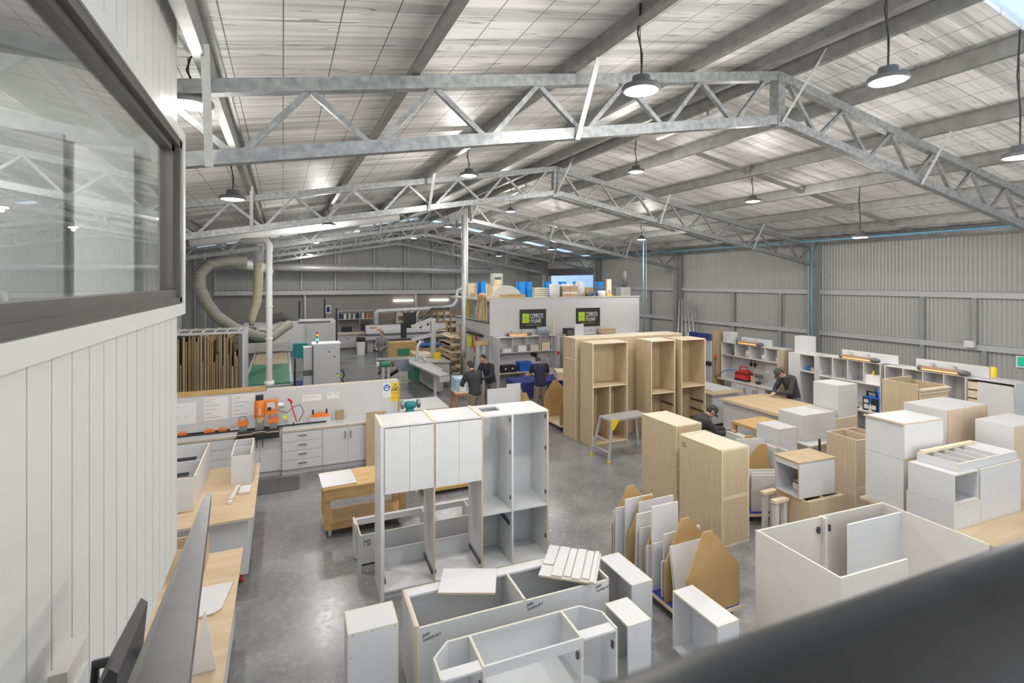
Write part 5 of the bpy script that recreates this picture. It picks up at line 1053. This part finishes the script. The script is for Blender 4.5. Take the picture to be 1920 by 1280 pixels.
one('grey_console', 'lower grey console left of the electrical cabinet', 'console', B().box(0, 0, 0, .22, .4, 1.35).box(0, 0, 1.5, .22, .4, 2.1).box(.01, .02, 1.35, .21, .38, 1.5, 1), ['mgrey', 'dgrey'], (.5, 14.6, 0))
# beam saw with its suction pipe
o = thing('sizing_saw', 'long white grey beam saw before the back wall', 'machine', (4.2, 29.0, 0))
mk('beam', bx(0, 0, .95, 4.6, .6, 1.4), 'lgrey', o); mk('beam_panel', bx(-.02, -.02, 1.1, 3.6, 0, 1.4), 'whiteplastic', o); mk('gap', bx(0, .02, .82, 4.6, .6, .95), 'dgrey', o); mk('table', bx(-1.0, -.8, .7, 4.5, .2, .82), 'alu', o); mk('lower_body', bx(.3, -.1, .1, 4.4, .5, .7), 'bluegrey', o)
mk('label_bars', B().box(.15, -.03, 1.25, .55, -.02, 1.32).box(.55, -.03, 1.12, .8, -.02, 1.2), 'dorange', o); mk('end_leg', bx(0, -.3, 0, .3, .4, .8), 'lgrey', o)
o = one('suction_pipe', 'silver suction pipe running above the beam saw and rising at right', 'pipe', B().tube([(4.75, 29.2, 1.4), (4.75, 29.2, 2.1), (4.85, 29.2, 2.2), (8.5, 29.2, 2.3), (9.2, 29.2, 2.4), (9.4, 29.2, 2.7), (9.45, 29.2, 3.3), (9.9, 29.2, 3.5)], .12, 12), 'duct', smooth=True)
for k in range(4): mk('branch_pipe', B().tube([(5.9+.38*k, 29.2, 1.4), (5.9+.38*k, 29.2, 1.95), (6.05+.38*k, 29.2, 2.2)], .06, 8), 'duct', o, smooth=True)
o = thing('timber_shelving', 'timber shelving full of pale offcuts along the back wall', 'shelving', (6.3, 31.4, 0))
for k in range(10): mk('upright', bx(.42*k, 0, 0, .42*k+.06, .5, 2.0), 'pine', o)
for z in (.5, .9, 1.3, 1.7): mk('shelf', bx(0, 0, z, 3.9, .5, z+.04), 'ply', o)
for k in range(26): one('offcut', 'pale offcut stored in the timber shelving at the back', 'offcut', bx(0, 0, 0, .3, .4, rnd.uniform(.08, .22)), rnd.choice(('palewood', 'pedge', 'paper', 'brown')), (6.4+.42*(k % 9), 31.38, (1.342, .942, 1.742)[k//9]), 0, 'offcuts in the timber shelving')
for k, (x, z) in enumerate(((6.4, 2.62), (8.75, 2.62))): one('tube_light', ['left', 'right'][k]+' lit tube light on the back wall', 'lamp', B().tube([(x, YB-.04, z), (x+1.25, YB-.04, z)], .045, 10), 'tube', smooth=True)
for k, x in enumerate((1.0, 7.6)): one('downpipe', ['left', 'right'][k]+' white downpipe on the back wall', 'pipe', B().tube([(x+.2, YB-.15, 0), (x+.2, YB-.15, 3.0), (x+.05, YB-.2, 3.1)], .075, 10), 'whiteplastic', smooth=True)
o = thing('wall_shelf', 'white wall shelf with books and files above the back desk', 'shelf', (3.0, 32.2, 1.55)); mk('board', B().box(0, 0, 0, 2.2, .3, .03).box(0, 0, .5, 2.2, .3, .53).box(0, 0, 0, .03, .3, .5).box(1.25, 0, -.3, 1.28, .3, .5), 'white', o)
for k in range(7): one('file', ['blue', 'white', 'grey', 'cream', 'black', 'pale', 'orange'][k]+' file on the white wall shelf', 'file', bx(0, 0, 0, .12, .2, .3+.02*(k % 3)), ['cloth', 'paper', 'lgrey', 'pedge', 'black', 'paper', 'orange'][k], (3.1+.26*k, 32.25, 1.582), 0, 'files on the wall shelf')
one('poster', 'small blue and white poster on the back wall beside the downpipe', 'poster', B().box(0, 0, 0, .3, .02, .5).box(.06, -.005, .08, .24, 0, .42, 1), ['paper', 'cloth'], (2.35, YB-.03, 1.9))
o = thing('desk', 'white desk with papers against the back wall', 'desk', (2.4, 30.2, 0)); mk('top', bx(0, 0, .85, 2.1, 1.0, .9), 'palewood', o); mk('front', bx(.35, .1, .1, 1.5, .14, .85), 'white', o)
for x in (0, 2.0): mk('leg', bx(x, .05, 0, x+.08, .9, .85), 'lgrey', o)
mk('base_rail', bx(0, .2, .05, 2.1, .3, .1), 'white', o)
one('monitor', 'black monitor on the back desk', 'monitor', B().box(0, 0, .1, .5, .04, .5).box(.2, .02, 0, .3, .1, .12), 'black', (4.1, 30.6, .902)); one('desk_chair', 'black office chair behind the back desk', 'chair', B().box(0, 0, .4, .6, .5, .5).box(0, .4, .5, .6, .5, 1.15).box(.27, .2, 0, .33, .26, .4), 'black', (3.15, 31.3, 0))
one('bin', 'white bin standing on the floor before the beam saw', 'bin', B().prism([(.03, 0), (.37, 0), (.4, .7), (0, .7)], 0, .4, ax=1).box(.0, 0, .7, .42, .42, .9, 1), ['whiteplastic', 'black'], (3.52, 27.6, 0))
one('timber_crate', 'brown timber crate with green contents before the beam saw', 'crate', B().box(0, 0, 0, 1.4, .9, .8).box(.45, -.02, .15, 1.05, 0, .5, 1), ['pine', 'mgreen'], (4.75, 25.6, 0))
one('mdf_ledge', 'long low brown board pile before the beam saw', 'board pile', bx(0, 0, 0, 2.3, .7, .35), 'mdf', (6.2, 26.4, 0)); one('blue_bags', 'blue bags on the low brown board pile', 'bags', B().ball((0, 0, .12), (.35, .25, .12)).ball((.5, 0, .12), (.35, .25, .12)), 'blue', (6.9, 26.7, .36), smooth=True)
# panel saw
o = thing('panel_saw', 'sliding table panel saw with green cabinet and grey arms', 'machine', (0, 0, 0))
mk('green_cabinet', B().prism([(4.46, 19.97), (4.68, 18.99), (4.82, 19.02), (4.62, 20.0)], .05, .8), 'mgreen', o); mk('body', B().prism([(4.68, 18.95), (5.6, 18.2), (5.7, 18.9), (4.82, 19.9)], .12, .8), 'lgrey', o)
mk('sliding_table', B().prism([(4.82, 15.68), (4.47, 15.54), (4.2, 18.64), (4.35, 19.3), (4.62, 19.4), (4.66, 18.98)], .84, .9), 'alu', o); mk('rip_fence', B().bar((3.2, 19.63, .94), (5.0, 19.26, .94), .08, .08), 'alu', o)
mk('table_edge', B().prism([(4.84, 15.7), (4.82, 15.66), (4.47, 15.52), (4.47, 15.6)], .7, .84), 'lgrey', o)
mk('main_table', B().prism([(4.8, 18.6), (5.66, 18.2), (5.7, 19.35), (4.9, 19.3)], .84, .9), 'alu', o); mk('extension_table', B().prism([(4.98, 21.98), (5.65, 21.7), (5.7, 20.1), (4.9, 20.3)], .8, .86), 'oaktop', o)
mk('wing', bx(3.9, 19.4, .45, 4.5, 19.45, .85), 'bluegrey', o); mk('wing_brush', B().bar((3.3, 19.2, .2), (3.95, 19.4, .5), .05, .12), 'black', o); mk('support_leg', bx(4.5, 16.3, 0, 4.58, 16.38, .84), 'lgrey', o); mk('bench_end', B().prism([(4.7, 18.9), (4.75, 17.0), (5.0, 17.0), (5.0, 18.7)], .1, .84), 'mgrey', o)
mk('arm', B().bar((4.7, 20.4, 2.0), (5.5, 20.3, 2.3), .14, .16).bar((4.7, 20.4, 1.5), (5.5, 20.3, 1.7), .14, .14).bar((5.55, 20.3, .86), (5.55, 20.3, 2.35), .18, .18), 'lgrey', o)
mk('blade_guard', B().tube([(4.55, 18.9, .95), (4.6, 19.0, 1.4), (4.75, 19.2, 1.55), (4.95, 19.6, 1.5)], .06, 10), 'alu', o); mk('yellow_block', bx(5.25, 19.0, .9, 5.5, 19.2, 1.12), 'yellow', o)
mk('control_head', B().box(4.45, 21.2, 1.5, 4.68, 21.3, 2.1).box(4.6, 21.3, 1.9, 5.1, 21.5, 2.55), 'black', o); mk('hose_arm', B().tube([(5.2, 21, 1.9), (5.4, 21, 2.5), (5.7, 21, 2.7), (6.1, 20.0, 2.75)], .06, 8).tube([(5.5, 21, 2.0), (5.7, 21, 2.55)], .05, 8), 'dgrey', o)
for x, y in ((5.0, 20.4), (5.5, 21.5), (5.5, 18.4)): mk('leg', bx(x, y, 0, x+.1, y+.1, .82), 'mgrey', o)
o = thing('pedestal_grinder', 'green pedestal grinder left of the panel saw', 'grinder', (3.35, 18.7, 0))
mk('pedestal', B().box(-.12, -.1, 0, -.02, .1, .78).box(.06, -.1, 0, .16, .1, .78), 'mgrey', o); mk('motor', B().tube([(-.15, 0, .88), (.18, 0, .88)], .1, 14), 'mgreen', o); mk('wheel', B().tube([(-.3, 0, .88), (-.22, 0, .88)], .1, 16), 'whiteplastic', o); mk('wheel', B().tube([(.24, 0, .88), (.32, 0, .88)], .1, 16), 'dgrey', o)
# offcut rack between saw and mezzanine
o = thing('offcut_rack', 'tall rack of pale offcuts at the left of the mezzanine', 'rack', (5.75, 18.6, 0))
for y in (0, 1.7): mk('upright', bx(.36, y, 0, .42, y+.06, 2.25), 'pine', o)
for k in range(7): mk('arm', B().bar((.0, .05, .25+.27*k), (.38, .05, .3+.27*k), .05, .05).bar((.0, 1.72, .25+.27*k), (.38, 1.72, .3+.27*k), .05, .05), 'pine', o)
for k in range(18): one('offcut', 'pale offcut lying in the tall rack left of the mezzanine', 'offcut', bx(0, 0, 0, .17, 1.6, rnd.uniform(.04, .12), 0, 1), rnd.choice((['pedge', 'palewood'], ['palewood', 'edge'], ['warmwhite', 'palewood'], ['brown', 'palewood'])), (5.76+.18*(k % 2), 18.62-.1*(k % 3), .345+.27*(k//3)), 0, 'offcuts in the tall rack')
# ------------------------------------------------------------------ people (local frame: facing +y, feet at z 0)
def caps(b, p, q, r0, r1, n=12):
    p, q = Vector(p), Vector(q); b.ball(p, r0, n); b.ball(q, r1, n); b.tube([p, q], [r0, r1], n, cap=True)
def fuse(name, b, mat, parent, vox=.014, sm=True):
    o = mk(name, b, mat, parent, smooth=True)
    m = o.modifiers.new('remesh', 'REMESH'); m.mode = 'VOXEL'; m.voxel_size = vox; m.use_smooth_shade = True
    if sm: s_ = o.modifiers.new('smooth', 'SMOOTH'); s_.iterations = 4; s_.factor = .5
    return o
def person(label, loc, rz, J, top='jacket', trousers='khaki', hat=None, sleeves='long', hairlen=0, beard=0):
    o = thing('person', label, 'person', loc, rz)
    V = {k: Vector(v) for k, v in J.items()}
    b = B()
    caps(b, V['pel'], V['chest'], .13, .145); b.ball(V['chest']+Vector((0, 0, .02)), (.19, .125, .15), 14); b.ball(V['pel'], (.165, .125, .13), 14)
    nk = V['neck']; hd = V['head']; f = V['face'].normalized(); up = (hd-nk).normalized(); rt = f.cross(up).normalized(); f = up.cross(rt)
    caps(b, nk, hd-up*.05, .06, .055)
    def hp(x, y, z): return hd+rt*x+f*y+up*z
    i0 = len(b.v); b.ball((0, 0, .015), (.076, .095, .112), 18)
    for i in range(i0, len(b.v)): b.v[i] = tuple(hp(*b.v[i]))
    i0 = len(b.v); b.ball((0, .035, -.07), (.052, .055, .05), 12)
    for i in range(i0, len(b.v)): b.v[i] = tuple(hp(*b.v[i]))
    caps(b, hp(0, .095, .015), hp(0, .112, -.025), .011, .016, 8)
    for s_ in (-1, 1): b.ball(hp(.078*s_, -.005, -.01), (.016, .022, .03), 8)
    b.ball(hp(0, .088, -.06), (.025, .012, .009), 8)
    for s_, sd in (('l', -1), ('r', 1)):
        caps(b, V[s_+'sh'], V[s_+'el'], .055, .043); caps(b, V[s_+'el'], V[s_+'wr'], .042, .029)
        d = (V[s_+'hand']-V[s_+'wr']).normalized(); w_ = V[s_+'wr']; sidev = d.cross(Vector((0, 0, 1)));
        if sidev.length < .2: sidev = Vector((1, 0, 0))
        sidev.normalize(); dn = d.cross(sidev).normalized()
        if dn.z > 0: dn = -dn
        for k in range(4):
            off = sidev*(-.03+.02*k); ln = (.062, .072, .076, .06)[k]
            caps(b, w_+d*.02+off*.6, w_+d*.085+off, .014, .012, 8)
            caps(b, w_+d*.085+off, w_+d*(.085+ln*.55)+off+dn*.012, .0105, .009, 8); caps(b, w_+d*(.085+ln*.55)+off+dn*.012, w_+d*(.085+ln*.9)+off+dn*.035, .009, .008, 8)
        caps(b, w_+d*.03-sidev*.03*sd*-1, w_+d*.08+sidev*.055*sd+dn*.015, .013, .01, 8)
        caps(b, V[s_+'hip'], V[s_+'kn'], .088, .062); caps(b, V[s_+'kn'], V[s_+'an'], .06, .042)
    fuse('body', b, 'skin', o, .0115)
    for s_ in (-1, 1): mk('eye', B().ball(hp(.03*s_, .083, .022), .0085, 10), 'black', o, smooth=True)
    b = B()                                                            # garment for the upper body
    caps(b, V['pel']+Vector((0, 0, .02)), V['chest'], .155, .17); b.ball(V['chest']+Vector((0, 0, .02)), (.215, .15, .17), 14); b.ball(V['pel']+Vector((0, 0, .01)), (.19, .15, .12), 14)
    caps(b, V['chest']+(nk-V['chest'])*.6, nk-(nk-V['chest'])*.12, .11, .082)
    for s_ in 'lr':
        caps(b, V[s_+'sh'], V[s_+'el'] if sleeves == 'long' else V[s_+'sh'].lerp(V[s_+'el'], .6), .078, .062)
        caps(b, V['chest']+Vector((0, 0, .08)), V[s_+'sh'], .11, .075)
        if sleeves == 'long': caps(b, V[s_+'el'], V[s_+'el'].lerp(V[s_+'wr'], .93), .06, .045)
    fuse('jacket' if sleeves == 'long' else 'tee_shirt', b, top, o, .016)
    b = B()
    b.ball(V['pel']-Vector((0, 0, .03)), (.18, .14, .13), 14)
    for s_ in 'lr':
        caps(b, V['pel'].lerp(V[s_+'hip'], .8), V[s_+'kn'], .112, .083); caps(b, V[s_+'kn'], V[s_+'an']+Vector((0, 0, .02)), .08, .07)
    fuse('trousers', b, trousers, o, .016)
    for s_ in 'lr':
        a = V[s_+'an']; t_ = Vector(J.get(s_+'toe', (0, 1, 0))).normalized()
        b = B(); caps(b, a+Vector((0, 0, .03)), a-Vector((0, 0, .03)), .055, .06); caps(b, a-t_*.05+Vector((0, 0, -.04)), a+t_*.17+Vector((0, 0, -.045)), .05, .042)
        fuse('boot', b, 'boot', o, .014)
    b = B(); i0 = 0
    if hat:
        prof = [(.099, 0), (.099, .03), (.09, .075), (.06, .105), (.01, .118)]
        b.lathe(prof, 18); i1 = len(b.v)
        for i in range(i1): x, y, z = b.v[i]; b.v[i] = tuple(hp(x*.86, y*1.04-.005, z+.02))
        n = len(b.v); b.prism([(-.075, .06), (.075, .06), (.06, .15), (.02, .172), (-.02, .172), (-.06, .15)], .018, .028)
        for i in range(n, len(b.v)): x, y, z = b.v[i]; b.v[i] = tuple(hp(x, y, z-.12*(y-.06)))
        mk('cap', b, hat, o, smooth=True)
        b = B(); b.ball((0, -.04, -.015), (.078, .066, .07), 14)
        for i in range(len(b.v)): b.v[i] = tuple(hp(*b.v[i]))
        mk('hair', b, 'hair', o, smooth=True)
    else:
        b.ball((0, -.022, .042), (.083, .092, .096), 18)
        b.ball((0, -.045, -.02), (.074, .06, .075), 14)
        for i in range(len(b.v)): b.v[i] = tuple(hp(*b.v[i]))
        fuse('hair', b, 'hair', o, .012)
    return o
def stand(lean=.0, side=0, arms='down', h=1.0):
    J = dict(pel=(0, 0, .95), chest=(0, lean*.38, 1.32), neck=(side*.5, lean*.62, 1.50), head=(side, lean*.9+.03, 1.635), face=(0, 1, -.25),
             lhip=(-.1, 0, .92), rhip=(.1, 0, .92), lkn=(-.11, .03, .5), rkn=(.11, .03, .5), lan=(-.12, -.01, .09), ran=(.12, -.01, .09))
    for s_, q in (('l', -1), ('r', 1)):
        J[s_+'sh'] = (.19*q, lean*.55, 1.44)
        if arms == 'down': J[s_+'el'] = (.25*q, lean*.5, 1.15); J[s_+'wr'] = (.23*q, lean*.5+.12, .93); J[s_+'hand'] = (.22*q, lean*.5+.2, .85)
        else: J[s_+'el'] = (.27*q, lean*.55+.1, 1.17); J[s_+'wr'] = (.14*q, lean*.55+.32, 1.1); J[s_+'hand'] = (.08*q, lean*.55+.4, 1.07)
    return J
J = stand(.22, -.03, 'front'); J['face'] = (-.1, 1, -.55)
person('person in dark jacket and khaki trousers seen from behind, beside the pale blue carton', (4.55, 12.55, 0), .15, J, 'jacket', 'khaki', hairlen=1)
J = stand(.30, 0, 'front'); J['face'] = (0, 1, -.8)
person('person in dark sweater leaning in towards the one with the dark jacket', (5.5, 13.85, 0), R(115), J, 'sweater', 'greycloth')
J = stand(.42, 0, 'front'); J['head'] = (0, .55, 1.52); J['neck'] = (0, .36, 1.45); J['face'] = (0, .8, -.9)
person('person in dark blue t-shirt bending over the navy covered table', (6.6, 12.85, 0), R(-20), J, 'tee', 'khaki', sleeves='short')
J = dict(pel=(0, 0, .64), chest=(0, .26, .98), neck=(0, .37, 1.13), head=(0, .49, 1.22), face=(0, 1, -.7), lhip=(-.1, 0, .6), rhip=(.1, 0, .6), lkn=(-.14, .38, .52), rkn=(.14, .12, .12), lan=(-.14, .22, .09), ran=(.13, -.32, .1),
         lsh=(-.19, .32, 1.05), rsh=(.19, .32, 1.05), lel=(-.22, .52, .82), rel=(.23, .54, .82), lwr=(-.12, .8, .82), rwr=(.1, .82, .84), lhand=(-.1, .92, .84), rhand=(.06, .95, .85), ltoe=(0, 1, 0), rtoe=(0, .3, -1))
person('person in olive cap and dark jacket kneeling over white panels behind the oak boxes', (7.5, 8.08, 0), R(-114), J, 'jacket', 'greycloth', hat='cap')
J = stand(.3, .02, 'front'); J['face'] = (0, .9, -.9); J['head'] = (.0, .4, 1.55); J['neck'] = (0, .25, 1.46)
for s_, q in (('l', -1), ('r', 1)): J[s_+'wr'] = (.05*q, .52, 1.06); J[s_+'hand'] = (.0, .6, 1.02); J[s_+'el'] = (.28*q, .3, 1.12)
person('person in olive cap and charcoal hoodie with folded hands behind the oak-topped bench', (11.75, 8.95, 0), R(75), J, 'jacket', 'greycloth', hat='cap')
J = stand(.05, 0, 'front')
person('person in grey standing by the brown crate, far down the aisle', (3.8, 21.8, 0), 2.6, J, 'greycloth', 'greycloth', hat=None)
